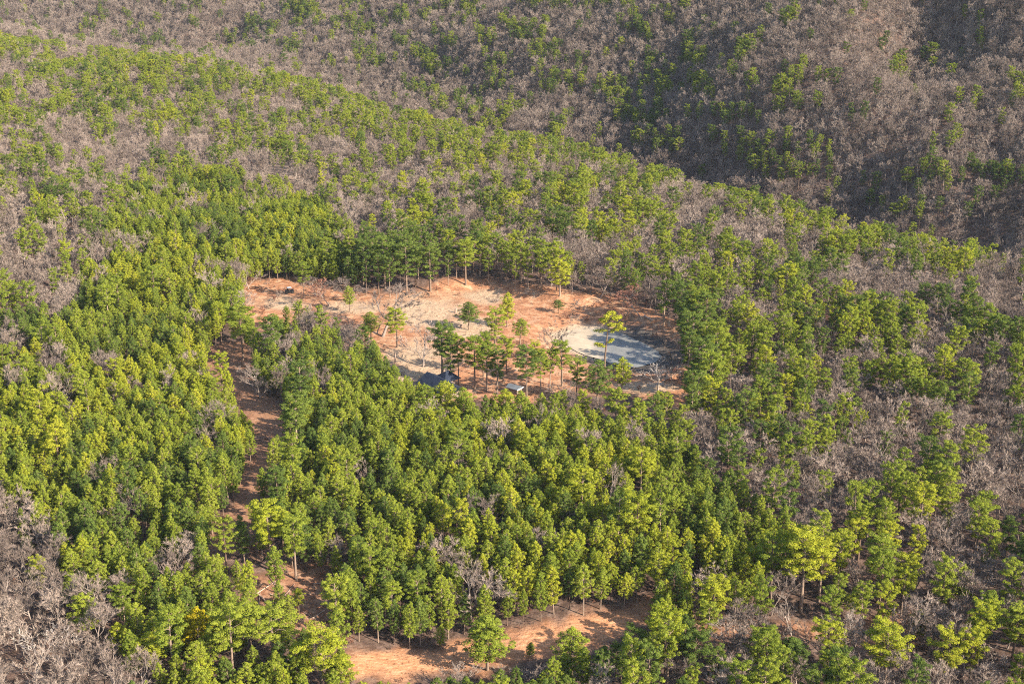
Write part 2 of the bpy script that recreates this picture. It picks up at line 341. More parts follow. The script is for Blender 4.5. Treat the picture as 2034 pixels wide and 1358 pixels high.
def pine(seed, Ht, crown0, Rmax, kind):
    rs = np.random.RandomState(seed); tr, cr = Geo(), Geo()
    lean = rs.randn(2) * 0.018 * Ht; zs = np.linspace(-0.8, Ht * 0.97, 7)
    cx = lambda z: np.array([lean[0] * (z / Ht) ** 2, lean[1] * (z / Ht) ** 2, z])
    r0 = 0.012 * Ht if kind == 'young' else 0.0155 * Ht
    tube(tr, [cx(z) for z in zs], [r0 * (1 - 0.85 * max(z, 0) / Ht) + 0.02 for z in zs], 6)
    z0 = Ht * crown0
    if kind == 'young':
        z = z0
        while z < Ht:
            t = (z - z0) / (Ht - z0); rr = Rmax * min(1, 0.72 + 1.3 * t) * (1 - t ** 2.9) * rs.uniform(0.75, 1.18) + 0.2
            nb = 6 if rr > 1 else 4; a0 = rs.rand() * 6.28
            for k in range(nb):
                a = a0 + k * 6.283 / nb + rs.randn() * 0.25; ln = rr * rs.uniform(0.7, 1.15); dz = ln * rs.uniform(0.15, 0.5)
                base = cx(z); tip = base + np.array([math.cos(a) * ln, math.sin(a) * ln, dz])
                if rr > 0.8: tube(tr, [base, tip], [0.045, 0.015], 3)
                for q in ([0.5, 0.95] if rr > 1.0 else [0.8]):
                    tuft(cr, rs, base + (tip - base) * q + rs.randn(3) * 0.1, 0.47 * rs.uniform(0.75, 1.2), 46, 0.72, 0.5, 0.215, 0.052)
            z += rs.uniform(0.62, 0.9) * (0.85 if t > .6 else 1)
        tuft(cr, rs, cx(Ht), 0.38, 32, 1.6, 0.8, 0.25, 0.062)
    else:
        nb = 40 if kind == 'old' else 32
        for k in range(nb):
            t = (k + rs.rand()) / nb
            z = z0 + (Ht - z0) * t ** 0.9
            prof = math.sqrt(max(0.02, 1 - ((t - 0.42) / 0.62) ** 2)) if t > 0.42 else (0.62 + 0.38 * (t / 0.42))
            ln = Rmax * prof * rs.uniform(0.62, 1.18); a = k * 2.4 + rs.randn() * 0.5
            rise = ln * (rs.uniform(0.0, 0.35) + 0.55 * t)
            base = cx(min(z, Ht * 0.96)); tip = base + np.array([math.cos(a) * ln, math.sin(a) * ln, rise])
            mid = (base + tip) / 2 + np.array([0, 0, ln * 0.08])
            tube(tr, [base, mid, tip], [0.09 * (1 - t * .5), 0.05, 0.02], 3)
            npl = max(2, int(ln * 1.9))
            for q in range(npl):
                f = 0.38 + 0.62 * (q + rs.rand()) / npl; side = rs.randn() * ln * 0.17
                c = base + (tip - base) * f + np.array([-math.sin(a) * side, math.cos(a) * side, rs.randn() * 0.15 + 0.1])
                tuft(cr, rs, c, 0.66 * rs.uniform(0.7, 1.25), 72, 0.55, 0.55, 0.23, 0.056)
        tuft(cr, rs, cx(Ht * 0.98), 0.7, 60, 0.8, 0.6, 0.27, 0.068)
        for k in range(3):                     # dead stubs below the crown
            z = z0 * rs.uniform(0.55, 0.98); a = rs.rand() * 6.28; ln = rs.uniform(0.6, 1.6)
            tube(tr, [cx(z), cx(z) + np.array([math.cos(a) * ln, math.sin(a) * ln, rs.uniform(-.1, .4)])], [0.035, 0.012], 3)
    return tr.get(), cr.get()
def hardwood(seed, Ht, spread, fork=0.35, dens=1.0):
    rs = np.random.RandomState(seed); tr, tw = Geo(), Geo()
    def grow(p, d, ln, r, lev):
        d = d / np.linalg.norm(d); nseg = 3 if lev < 2 else 2; pts = [p]; q = p.copy(); dd = d.copy()
        for i in range(nseg):
            dd = dd + rs.randn(3) * (0.10 if lev == 0 else 0.20) + np.array([0, 0, 0.10 if lev else 0.0]); dd /= np.linalg.norm(dd)
            q = q + dd * ln / nseg; pts.append(q.copy())
        rad = np.linspace(r, r * 0.5, len(pts))
        tube(tr if lev < 3 else tw, pts, rad, (6, 4, 3, 3)[min(lev, 3)])
        if lev >= 3:
            n = int(7 * dens); a = rs.uniform(0.15, 1.0, n)
            for s in a:
                b = p + (q - p) * s; e = dd + rs.randn(3) * 0.55 + np.array([0, 0, 0.35]); e /= np.linalg.norm(e)
                L = rs.uniform(0.5, 1.15) * Ht / 13; sdv = np.cross(e, rs.randn(3)); sdv /= np.linalg.norm(sdv); w = 0.042
                tw.add([b - sdv * w, b + sdv * w, b + e * L + sdv * 0.012], [(0, 1, 2)])
            return
        nc = [int(rs.uniform(6, 9)), int(rs.uniform(4, 6)), int(rs.uniform(3, 5))][lev]
        for k in range(nc):
            f = (fork + (1 - fork) * (k + rs.rand() * 0.8) / nc) if lev == 0 else (0.25 + 0.75 * (k + 0.9) / nc)
            j = min(f, 0.999) * nseg; i = int(j); b = pts[i] + (pts[i + 1] - pts[i]) * (j - i)
            a = k * 2.4 + rs.rand() * 1.2; u, w2 = frame(dd)
            ang = [0.80, 0.62, 0.62][lev] * rs.uniform(0.7, 1.25) * (spread if lev == 0 else 1) * (1 - 0.45 * f if lev == 0 else 1)
            e = dd * math.cos(ang) + (u * math.cos(a) + w2 * math.sin(a)) * math.sin(ang)
            grow(b, e, ln * [0.50, 0.55, 0.52][lev] * rs.uniform(0.75, 1.2) * (1.15 - 0.3 * f), r * [0.5, 0.55, 0.5][lev] * (1.1 - 0.35 * f), lev + 1)
    grow(np.array([0, 0, -0.6]), np.array([rs.randn() * .05, rs.randn() * .05, 1.0]), Ht * 0.74, (0.0125 if spread < 1.3 else 0.017) * Ht, 0)
    v, f = tr.get(); v2, f2 = tw.get(); k = Ht / max(v2[:, 2].max(), 1)
    return (v * [1, 1, k], f), (v2 * [1, 1, k], f2)

PROTO = {}      # (kind, tone) -> list of (trunk mesh, crown mesh, joined object)
HT = {}
def reg(kind, tone, Ht, parts, bark, crown, seed_name):
    (v1, f1), (v2, f2) = parts
    a = np_mesh('trunk', v1, f1, [M[bark]], smooth=True); b = np_mesh('crown', v2, f2, [M[crown]])
    j = np_mesh('tree', np.concatenate([v1, v2]), np.concatenate([f1, f2 + len(v1)]), [M[bark], M[crown]], np.r_[np.zeros(len(f1)), np.ones(len(f2))])
    o = bpy.data.objects.new('tree', j)
    PROTO.setdefault((kind, tone), []).append((a, b, o)); HT[kind] = Ht
for sdd in range(8):
    g1 = pine(11 + sdd, 12.0, 0.26 + 0.04 * (sdd % 4), 1.78 + 0.15 * (sdd % 4), 'young')
    for tone in ('mid', 'yellow', 'dark'): reg('young', tone, 12.0, g1, 'bark', tone, sdd)
for sdd in range(9):
    g1 = pine(31 + sdd, 17.0, 0.30 + 0.05 * (sdd % 4), 2.9 + 0.3 * (sdd % 4), 'mature')
    for tone in ('mid', 'yellow', 'dark'): reg('mature', tone, 17.0, g1, 'bark', tone, sdd)
for sdd in range(3):
    g1 = pine(51 + sdd, 20.0, 0.44, 3.3, 'old')
    for tone in ('mid', 'yellow', 'dark', 'gold'): reg('old', tone, 20.0, g1, 'bark', tone, sdd)
reg('young', 'gold', 12.0, pine(61, 12.0, 0.3, 2.3, 'young'), 'bark', 'gold', 0)
for sdd in range(6):
    g1 = hardwood(71 + sdd, 13.0, (0.85, 1.05, 1.2)[sdd % 3], 0.30 + 0.05 * (sdd % 3), 3.0)
    reg('bare', 'grey', 13.0, g1, 'greybark', 'twigs', sdd)
    if sdd < 3: reg('bare', 'rust', 13.0, g1, 'greybark', 'redtwigs', sdd)
for sdd in range(3): reg('wide', 'grey', 13.0, hardwood(91 + sdd, 13.0, 1.45, 0.16, 2.2), 'greybark', 'twigs', sdd)
for sdd in range(2): reg('snag', 'grey', 10.0, hardwood(97 + sdd, 10.0, 1.2, 0.45, 0.3), 'whitewood', 'whitewood', sdd)
for sdd in range(3): reg('shrub', 'grey', 3.0, hardwood(101 + sdd, 3.0, 1.6, 0.05, 1.8), 'twigs', 'twigs', sdd); reg('shrub', 'rust', 3.0, hardwood(111 + sdd, 3.0, 1.6, 0.05, 1.8), 'redtwigs', 'redtwigs', sdd)

# ---------------------------------------------------------------- things
rnd = random.Random(3)
def put(kind, tone, x, y, h, wf=1.0, label='', cat='pine tree', group=None, name='pine_tree', var=None, rz=None, tilt=(0, 0)):
    pr = PROTO[(kind, tone)]; a, b, _ = pr[(var if var is not None else rnd.randrange(99)) % len(pr)]
    k = h / HT[kind]
    e = bpy.data.objects.new(name, None); COL.objects.link(e); e.empty_display_size = 0.5
    e.location = (x, y, float(terrain(x, y)) - 0.05); e.rotation_euler = (tilt[0], tilt[1], rnd.uniform(0, 6.28) if rz is None else rz); e.scale = (k * wf, k * wf, k)
    for nm, me in (('trunk', a), ('crown', b)):
        c = bpy.data.objects.new(nm, me); COL.objects.link(c); c.parent = e
    e['label'] = label; e['category'] = cat
    if group: e['group'] = group
    return e
NAMES = {'young': ('pine_tree', 'pine tree'), 'mature': ('pine_tree', 'pine tree'), 'old': ('pine_tree', 'pine tree'),
         'bare': ('bare_tree', 'bare tree'), 'wide': ('bare_tree', 'bare tree'), 'snag': ('dead_tree', 'dead tree'), 'shrub': ('bare_shrub', 'shrub')}
taken = []   # plan positions with radius
# kind, tone, base u, base v, height px, width factor, label
HAND = [
 # --- the clearing
 ('young', 'mid', 695, 620, 50, 0.85, 'small green pine with thin bare trunk on red clay at the clearing left'),
 ('mature', 'mid', 604, 592, 66, 0.8, 'pine with a pale trunk between the clay bank and the dark vehicle'),
 ('bare', 'rust', 657, 608, 58, 1.1, 'rusty bare tree standing alone on the clay left of the small green pine'),
 ('wide', 'grey', 759, 668, 100, 1.25, 'largest bare tree of the clearing, dark forked trunk and wide grey-pink crown'),
 ('young', 'mid', 737, 672, 52, 1.3, 'round green pine just left of the largest bare tree'),
 ('mature', 'yellow', 789, 690, 74, 1.0, 'bright yellow-green pine just right of the largest bare tree'),
 ('wide', 'grey', 841, 730, 84, 1.0, 'bare tree with a dark trunk left of the darkest pine in the clearing'),
 ('old', 'dark', 879, 752, 104, 1.15, 'darkest big pine of the clearing, twin trunks rising behind the blue roof'),
 ('mature', 'mid', 911, 764, 96, 0.6, 'thin straight pine right of the darkest pine, sparse narrow crown'),
 ('old', 'mid', 943, 775, 104, 0.9, 'tall olive pine with a pale trunk right of the blue roofed house'),
 ('old', 'mid', 967, 776, 92, 0.85, 'open crowned pine right beside the tall olive pine'),
 ('young', 'dark', 931, 655, 54, 1.5, 'small umbrella shaped pine alone on the straw coloured slope'),
 ('mature', 'mid', 983, 696, 80, 0.95, 'dense green pine in the middle of the clearing'),
 ('young', 'yellow', 1007, 650, 66, 1.0, 'yellow-green pine behind the dense pine in mid clearing'),
 ('young', 'mid', 1033, 684, 50, 1.15, 'small round pine standing right of the dense pine in mid clearing'),
 ('mature', 'mid', 1006, 742, 70, 0.85, 'pine in front of the small round pine, above the pale shed roof'),
 ('mature', 'dark', 1046, 795, 102, 0.85, 'dark trunked pine immediately right of the pale shed'),
 ('mature', 'mid', 1093, 768, 72, 0.7, 'thin layered pine between the shed and the pond'),
 ('old', 'mid', 1116, 768, 88, 1.0, 'broad topped pine in front of the left end of the pond'),
 ('young', 'dark', 1186, 806, 88, 1.15, 'dense cone shaped pine just left of the tall pond pine'),
 ('young', 'yellow', 1235, 780, 68, 1.15, 'rounded light green pine right of the tall pond pine'),
 ('snag', 'grey', 1302, 784, 78, 1.25, 'whitish leafless tree by the lower right bank of the pond'),
 ('bare', 'grey', 1336, 772, 60, 1.1, 'grey bushy bare tree right of the whitish leafless tree'),
 ('young', 'dark', 1110, 622, 26, 1.6, 'squat dark evergreen bush on the clay behind the pond'),
 ('bare', 'rust', 1276, 632, 68, 1.25, 'rust-brown bare tree behind the far right bank of the pond'),
 ('wide', 'grey', 1192, 592, 68, 1.0, 'grey bare tree at the back edge of the clearing above the pond'),
 ('mature', 'mid', 1213, 592, 76, 0.7, 'slender pine at the back edge of the clearing beside a grey bare tree'),
 ('mature', 'dark', 1318, 648, 88, 0.85, 'dark pine at the top right corner of the pond'),
 ('mature', 'dark', 1362, 700, 90, 0.95, 'dark pine on the right shore of the pond'),
 ('wide', 'grey', 1117, 836, 72, 1.1, 'round grey bare tree among pines below the clearing'),
 ('wide', 'grey', 1206, 880, 62, 0.95, 'grey bare tree right of and below the round grey one'),
 ('wide', 'grey', 1302, 925, 66, 1.1, 'wide grey bare tree at the upper right rim of the young pine stand'),
 ('old', 'mid', 960, 748, 86, 0.8, 'pine between the two tall olive pines and the small round one, mid clearing'),
 ('mature', 'mid', 1074, 782, 84, 0.8, 'pine just right of the dark trunked one by the shed'),
 ('mature', 'dark', 988, 782, 84, 0.8, 'dark pine immediately left of the pale shed'),
 ('mature', 'mid', 1145, 792, 80, 0.85, 'pine left of the dense cone shaped one, front of the clearing'),
 ('mature', 'yellow', 1060, 744, 64, 0.8, 'small bright pine behind the dark trunked one by the shed'),
 ('mature', 'dark', 896, 766, 92, 0.8, 'dark pine on the right flank of the darkest big pine'),
 ('wide', 'grey', 1090, 700, 60, 1.0, 'grey bare tree standing before the left tip of the pond'),
 ('wide', 'grey', 700, 600, 58, 1.2, 'pinkish bare tree between the rusty one and the largest bare tree'),
 ('wide', 'grey', 628, 588, 46, 1.2, 'low bare tree right of the pale trunked pine at the clay bank'),
 # --- back edge of clearing, dark pines
 ('mature', 'dark', 722, 568, 86, 0.95, 'dark pine at the left end of the dark row behind the clearing'),
 ('mature', 'dark', 765, 572, 96, 1.0, 'second dark pine from the left in the dark row behind the clearing'),
 ('mature', 'dark', 808, 584, 96, 1.05, 'dark pine in the middle of the dark row behind the clearing'),
 ('mature', 'dark', 855, 580, 90, 1.05, 'dark pine behind the straw slope, second from right in the dark row'),
 ('mature', 'mid', 925, 566, 86, 1.0, 'lighter pine at the right end of the dark row behind the clearing'),
 ('young', 'yellow', 1112, 588, 72, 1.2, 'yellow-green pine at the back edge, straight above the squat evergreen bush'),
 # --- left side of the clearing, lane
 ('mature', 'mid', 483, 716, 110, 0.8, 'tall thin pine standing in the shade on the upper lane'),
 ('wide', 'grey', 566, 712, 58, 1.1, 'pale grey bare tree among pines just right of the upper lane'),
 ('bare', 'grey', 648, 795, 52, 0.9, 'thin grey bare tree in the pines between the lane and the house'),
 ('old', 'dark', 590, 905, 122, 1.1, 'broad dark pine overhanging the shaded bend of the lane'),
 ('old', 'dark', 545, 742, 112, 0.9, 'dark pine on the right side of the shaded upper lane'),
 ('old', 'dark', 600, 838, 116, 0.9, 'dark pine right of the lane, above its shaded bend'),
 ('old', 'mid', 586, 985, 124, 0.85, 'large pine right of the lane, below its shaded bend'),
 ('old', 'dark', 556, 1046, 118, 0.8, 'dark pine on the right edge of the lower lane'),
 ('old', 'dark', 1376, 742, 116, 0.9, 'tall dark pine right of the pond, level with its near shore'),
 ('old', 'dark', 1392, 796, 122, 1.0, 'tall dark pine right of the clearing, nearest corner'),
 ('old', 'dark', 1398, 700, 112, 0.9, 'tall dark pine two rows right of the pond'),
 ('old', 'mid', 1420, 760, 120, 0.9, 'tall pine two rows right of the pond, nearer the camera'),
 ('old', 'dark', 1366, 772, 112, 0.8, 'dark pine at the right edge of the clay below the pond'),
 ('old', 'mid', 1412, 826, 124, 0.9, 'tall green pine below the two dark ones right of the pond'),
 ('old', 'dark', 1364, 726, 104, 0.7, 'slim dark pine between the shore pines right of the pond'),
 ('mature', 'dark', 1352, 660, 96, 0.9, 'dark pine on the far right shore of the pond'),
 ('mature', 'dark', 1384, 845, 104, 1.0, 'dark pine just below the right corner of the clearing'),
 ('young', 'mid', 846, 848, 86, 1.1, 'green pine hiding the left half of the blue roofed house'),
 ('young', 'yellow', 884, 846, 86, 1.1, 'bright pine whose tip stands before the middle of the blue roof'),
 ('young', 'mid', 922, 858, 88, 1.1, 'green pine in front of the right end of the blue roofed house'),
 ('young', 'yellow', 1000, 852, 78, 1.1, 'bright pine in front of the left end of the pale shed'),
 ('young', 'mid', 1034, 866, 90, 1.0, 'green pine in front of the right end of the pale shed'),
 # --- stand in front
 ('wide', 'grey', 1050, 990, 70, 0.95, 'whitish twisted bare tree inside the young pine stand, left of its centre'),
 ('wide', 'grey', 1112, 1085, 74, 1.05, 'brown bare tree, left one of the fallen looking group in the stand'),
 ('wide', 'grey', 1172, 1092, 76, 1.15, 'pale bare tree, right one of the fallen looking group in the stand'),
 ('old', 'yellow', 540, 1134, 142, 1.05, 'broad yellow-green pine right of the lane, above the brush pile'),
 ('old', 'mid', 588, 1150, 126, 0.95, 'big green pine right behind the slim trunked one'),
 ('young', 'mid', 551, 1178, 96, 0.75, 'slim pine with a long pale bare trunk on the red brush pile'),
 ('young', 'yellow', 594, 1216, 52, 0.85, 'little light green pine on the brush pile'),
 ('young', 'mid', 690, 1240, 96, 1.05, 'round light crowned pine alone in the dark shaded opening'),
 ('young', 'dark', 741, 1256, 72, 0.75, 'narrow small pine right of the one in the shaded opening'),
 ('mature', 'mid', 735, 1190, 104, 0.8, 'green pine behind the narrow small pine, right side of the shaded opening'),
 ('mature', 'dark', 712, 1158, 98, 0.8, 'dark pine at the upper end of the shaded opening'),
 ('mature', 'mid', 779, 1254, 106, 0.85, 'green pine with white trunk foot at the front of the stand above the road bend'),
 ('mature', 'mid', 832, 1244, 108, 0.8, 'second green pine along the stand front above the road bend'),
 ('young', 'mid', 876, 1290, 50, 0.9, 'tiny conical pine beside the upper edge of the red road'),
 ('young', 'mid', 968, 1330, 112, 1.5, 'full cone shaped pine standing across the red road'),
 ('young', 'mid', 1053, 1304, 30, 1.3, 'very small pine growing in the red road'),
 ('mature', 'mid', 545, 1330, 128, 1.3, 'large round green pine below the brush pile'),
 ('mature', 'yellow', 640, 1385, 144, 1.25, 'large pine with a golden right side at the left end of the road'),
 ('young', 'yellow', 683, 1396, 104, 0.9, 'yellowish pine at the very left of the road, by the photo bottom'),
 ('young', 'gold', 397, 1310, 108, 1.0, 'golden yellow tree left of the brush pile near the bottom'),
 ('mature', 'mid', 464, 1352, 152, 0.9, 'tall green pine between the golden tree and the large round pine'),
 ('young', 'mid', 495, 1405, 92, 1.0, 'green pine low at the bottom, under the tall one by the golden tree'),
 ('young', 'yellow', 404, 1400, 98, 1.2, 'bright pine at the bottom edge straight below the golden tree'),
 ('mature', 'mid', 345, 1350, 156, 0.85, 'tall pine with a dark trunk, third from right in the bottom left group'),
 ('young', 'yellow', 300, 1345, 94, 1.35, 'bright yellow-green spreading pine at the edge of the bottom left bare wood'),
 ('young', 'yellow', 240, 1312, 80, 1.0, 'bright small pine left of the spreading one, bottom left'),
 ('mature', 'mid', 250, 1256, 100, 0.75, 'narrow green pine above the bright small one, bottom left'),
 ('young', 'mid', 176, 1272, 96, 1.2, 'oval pine surrounded by bare trees, bottom left'),
 ('young', 'mid', 150, 1208, 72, 1.3, 'small pine above the oval one in the bare wood'),
 ('mature', 'yellow', 80, 1190, 84, 0.85, 'lone light green pine in the middle of the bare wood on the left'),
 ('young', 'mid', 56, 1106, 40, 1.2, 'small dark round pine right of the leftmost big bare tree'),
 ('wide', 'grey', 37, 1075, 96, 1.1, 'big brown bare tree at the left edge, topmost of the bare wood'),
 ('snag', 'grey', 72, 1352, 118, 0.9, 'white twisted bare tree at the bottom left, palest of its wood'),
 ('bare', 'grey', 85, 1235, 104, 1.0, 'grey bare tree straight below the lone pine in the bare wood'),
 ('wide', 'grey', 917, 1372, 70, 1.0, 'grey-white bare tree at the bottom edge below the cone shaped pine'),
 ('wide', 'grey', 1030, 1378, 72, 1.2, 'grey bare crown at the bottom edge right of the grey-white one'),
 ('bare', 'rust', 1104, 1345, 52, 1.2, 'pinkish bare tree at the bottom edge right of the grey bare crown'),
 ('mature', 'yellow', 1325, 1350, 146, 0.8, 'large pine with golden right side covering the right end of the red road'),
 ('mature', 'dark', 1258, 1352, 112, 0.75, 'dark pine left of the golden sided one by the red road'),
 ('young', 'mid', 1136, 1348, 106, 1.2, 'green pine covering the near edge of the red road, left of the dark one'),
 ('old', 'yellow', 1412, 1262, 122, 1.1, 'wide bright pine at the left end of the pale lane on the right'),
 ('bare', 'rust', 1356, 1212, 44, 1.2, 'rusty bare shrub-like tree left of the wide bright pine'),
 ('snag', 'grey', 1458, 1254, 58, 0.7, 'thin white leafless tree right of the wide bright pine'),
 # --- right hand side
 ('wide', 'grey', 1543, 1012, 74, 1.3, 'widest brown bare tree on the right, branches like a fan'),
 ('wide', 'grey', 1652, 1052, 72, 1.1, 'pale grey bare tree between two pines on the right'),
 ('wide', 'grey', 1580, 1062, 46, 1.5, 'low grey bare crown between the fan shaped tree and the big yellow pine'),
 ('old', 'mid', 1704, 1112, 114, 0.9, 'tall flat topped pine with long bare trunk on the right'),
 ('old', 'yellow', 1823, 1085, 128, 0.95, 'tall yellow-green pine right of the flat topped one'),
 ('mature', 'mid', 1872, 1006, 128, 0.65, 'narrow columnar pine in the pinkish bare wood on the right'),
 ('old', 'yellow', 1590, 1215, 168, 1.15, 'biggest pine of the right half, broad and golden on its right'),
 ('old', 'yellow', 1626, 1196, 130, 0.95, 'yellow pine leaning on the right flank of the biggest one'),
 ('mature', 'mid', 1530, 1190, 132, 0.9, 'green pine on the left flank of the biggest one'),
 ('old', 'mid', 1742, 1196, 136, 1.0, 'green pine in front of the flat topped one, right of the biggest'),
 ('mature', 'yellow', 1790, 1206, 108, 0.9, 'light pine at the right end of the row above the pale lane'),
 ('young', 'mid', 1894, 1208, 98, 1.2, 'isolated green pine between grey bare crowns, above the lane end'),
 ('wide', 'grey', 1950, 1200, 80, 1.6, 'broad grey bare crown left of centre in the right edge bare group'),
 ('wide', 'grey', 1892, 1130, 58, 1.4, 'low grey bare crown above the isolated green pine'),
 ('wide', 'grey', 2005, 1212, 84, 1.3, 'broad grey bare crown nearest the right edge'),
 ('young', 'yellow', 1824, 1274, 66, 1.2, 'round pine standing on the pale lane, right part'),
 ('mature', 'yellow', 1755, 1372, 136, 1.15, 'large cone topped pine at the bottom right, below the lane'),
 ('mature', 'yellow', 1872, 1372, 122, 1.0, 'bright pine at the bottom right, next right of the cone topped one'),
 ('mature', 'yellow', 1642, 1352, 122, 0.9, 'bright topped pine at the bottom right, next left of the cone topped one'),
 ('young', 'dark', 1570, 1356, 94, 1.5, 'dark round pine at the bottom right, left of the bright topped one'),
 ('young', 'mid', 1510, 1352, 112, 1.2, 'green pine at the bottom right, left of the dark round one'),
 ('old', 'yellow', 1940, 1320, 130, 1.1, 'big green pine of the mass by the bottom right edge, left one'),
 ('old', 'mid', 2008, 1326, 128, 1.1, 'big green pine of the mass by the bottom right edge, right one'),
 ('snag', 'grey', 1688, 1276, 78, 0.6, 'thin leaning white dead tree on the pale lane'),
 ('snag', 'grey', 1778, 950, 66, 0.6, 'pale broken dead tree in the brown hollow on the right'),
 ('young', 'yellow', 1690, 1228, 46, 1.3, 'small light green pine on the upper edge of the pale lane'),
]
def hpx2m(hpx, dep): return hpx * dep / F / cP
def place_hand(e):
    kind, tone, u, v, hpx, wf, lab = e
    x, y = hit(u, v); dep = y * cP + (CAMZ - float(terrain(x, y))) * sP
    h = hpx2m(hpx, dep); nm, cat = NAMES[kind]
    if hpx < 34 and kind == 'young': nm, cat = 'pine_sapling', 'young pine'
    put(kind, tone, x, y, h, wf, lab, cat, None, nm)
    taken.append((x, y, min(3.4, h * 0.2)))
for e in HAND: place_hand(e[:5] + (e[5] * (1.45 if NAMES[e[0]][1] != 'shrub' else 1),) + e[6:])
# the tall bare-trunked pine in front of the pond
def pond_pine():
    x, y = hit(1200, 748); dep = y * cP + CAMZ * sP; Ht = hpx2m(127, dep); rs = np.random.RandomState(8)
    tr, cr = Geo(), Geo()
    cxp = [(0, 0, -0.5), (0.1, 0, Ht * .3), (0.5, 0, Ht * .6), (0.9, 0.1, Ht * .8), (1.4, 0.1, Ht * .95)]
    tube(tr, cxp, [0.34, 0.27, 0.21, 0.13, 0.05], 7)
    def lim(z, x0, dx, dy, dz, n, rr=0.8):
        b = np.array([x0, 0, z * Ht]); t = b + np.array([dx, dy, dz]); tube(tr, [b, (b + t) / 2 + [0, 0, .3], t], [0.09, 0.06, 0.02], 4)
        for k in range(n):
            f = 0.45 + 0.6 * (k + rs.rand() * .6) / n; c = b + (t - b) * f + rs.randn(3) * [0.35, 0.5, 0.2]
            tuft(cr, rs, c, rr * rs.uniform(.8, 1.2), 70, 0.5, 0.6, 0.27, 0.07)
    for q in [(0.47, .4, -2.8, .3, .6, 5), (0.52, .4, 1.9, -.4, 1.0, 4), (0.50, .4, -1.0, -1.6, .4, 3, .6), (0.70, .7, -3.0, .3, .4, 5), (0.68, .7, 2.4, 1.2, .5, 4), (0.74, .8, 4.6, 0, .2, 7),
              (0.78, .9, 3.6, -1.2, 1.2, 7), (0.82, .9, -2.0, .8, 1.2, 5), (0.84, 1., 3.4, .9, 1.4, 6), (0.88, 1.1, 2.2, -1.2, 1.3, 6), (0.88, 1.1, -1.3, -1, 1.6, 5), (0.92, 1.2, 1.6, 1.0, 1.0, 5),
              (0.94, 1.3, -.7, .4, 1.0, 4), (0.8, .9, .6, 2.2, 1.2, 5), (0.8, .9, 1.2, -2.4, 1.0, 6)]: lim(*q)
    e = bpy.data.objects.new('pine_tree', None); COL.objects.link(e); e.location = (x, y, float(terrain(x, y)))
    for nm, g, mt in (('trunk', tr, M['bark']), ('crown', cr, M['yellow'])):
        o = bpy.data.objects.new(nm, np_mesh(nm, *g.get(), [mt])); COL.objects.link(o); o.parent = e
    e['label'] = 'tall isolated pine with long bare trunk and windswept crown before the pond'; e['category'] = 'pine tree'
    taken.append((x, y, 4))
pond_pine()

# ---------------------------------------------------------------- house, shed, vehicle
def box(g, c, s):
    c = np.array(c, float); s = np.array(s, float) / 2
    V = [c + s * [i, j, k] for i in (-1, 1) for j in (-1, 1) for k in (-1, 1)]
    Fq = [(0, 1, 3, 2), (4, 6, 7, 5), (0, 4, 5, 1), (2, 3, 7, 6), (0, 2, 6, 4), (1, 5, 7, 3)]
    g.add(V, [t for q in Fq for t in ((q[0], q[1], q[2]), (q[0], q[2], q[3]))])
def prism_roof(g, x0, x1, y0, y1, z0, z1, inset0=0.0, inset1=0.0, th=0.18):    # ridge along x
    ym = (y0 + y1) / 2
    top = [(x0, y0, z0), (x1, y0, z0), (x1, y1, z0), (x0, y1, z0), (x0 + inset0, ym, z1), (x1 - inset1, ym, z1)]
    V = np.array(top + [(a, b, c - th) for a, b, c in top])
    q = [(0, 1, 5, 4), (2, 3, 4, 5)]; t = [(3, 0, 4), (1, 2, 5)]
    Fs = []
    for a, b, c, d in q: Fs += [(a, b, c), (a, c, d), (a + 6, c + 6, b + 6), (a + 6, d + 6, c + 6)]
    for a, b, c in t: Fs += ([(a, b, c), (a + 6, c + 6, b + 6)])
    for a, b in ((0, 1), (1, 2), (2, 3), (3, 0)): Fs += [(a, a + 6, b + 6), (a, b + 6, b)]
    g.add(V, Fs)
def part(name, g, mat, parent):
    o = bpy.data.objects.new(name, np_mesh(name, *g.get(), [mat])); COL.objects.link(o); o.parent = parent; return o
def empty(name, x, y, rz, label, cat, z=None):
    e = bpy.data.objects.new(name, None); COL.objects.link(e); e.location = (x, y, float(terrain(x, y)) if z is None else z); e.rotation_euler = (0, 0, rz)
    e['label'] = label; e['category'] = cat; return e
hx, hy = hit(874, 782)
house = empty('house', hx, hy, R(-52), 'house with a dark blue metal roof half hidden by pines at the clearing front', 'house')
g = Geo(); box(g, (0, 0, 1.2), (13, 8, 3.4)); box(g, (-4.2, 5.2, 1.2), (5, 4.2, 3.36)); part('wall', g, M['wall'], house)
g = Geo(); prism_roof(g, -7.1, 7.1, -4.6, 4.6, 2.95, 5.6, 0.0, 0.0); rf = part('roof', g, M['roof'], house)
g = Geo()
for sx in (-1, 1):
    pass
prism_roof(g, -3.2, 3.2, -3.2, 3.2, 2.96, 5.3, 2.6, 2.6); wing = part('wing_roof', g, M['roof'], house); wing.location = (-4.2, 6.0, 0.05); wing.rotation_euler = (0, 0, R(90))
for wx in (-4.5, -1.2, 3.2):
    g = Geo(); box(g, (wx, -4.02, 1.7), (1.3, 0.06, 1.2)); w = part('window', g, M['trim'], house)
    g = Geo(); box(g, (wx, -4.06, 1.7), (1.1, 0.06, 1.0)); part('pane', g, M['glass'], w)
g = Geo(); box(g, (1.0, -4.03, 1.1), (1.0, 0.08, 2.1)); part('door', g, M['trim'], house)
house.scale = (0.84, 0.84, 0.84); taken.append((hx, hy, 6.0))
sx_, sy_ = hit(1022, 780)
shed = empty('shed', sx_, sy_, R(-35), 'small shed with a pale metal roof and white edge between pines', 'shed')
g = Geo(); box(g, (0, 0, 0.9), (3.8, 2.8, 2.3)); part('wall', g, M['wall'], shed)
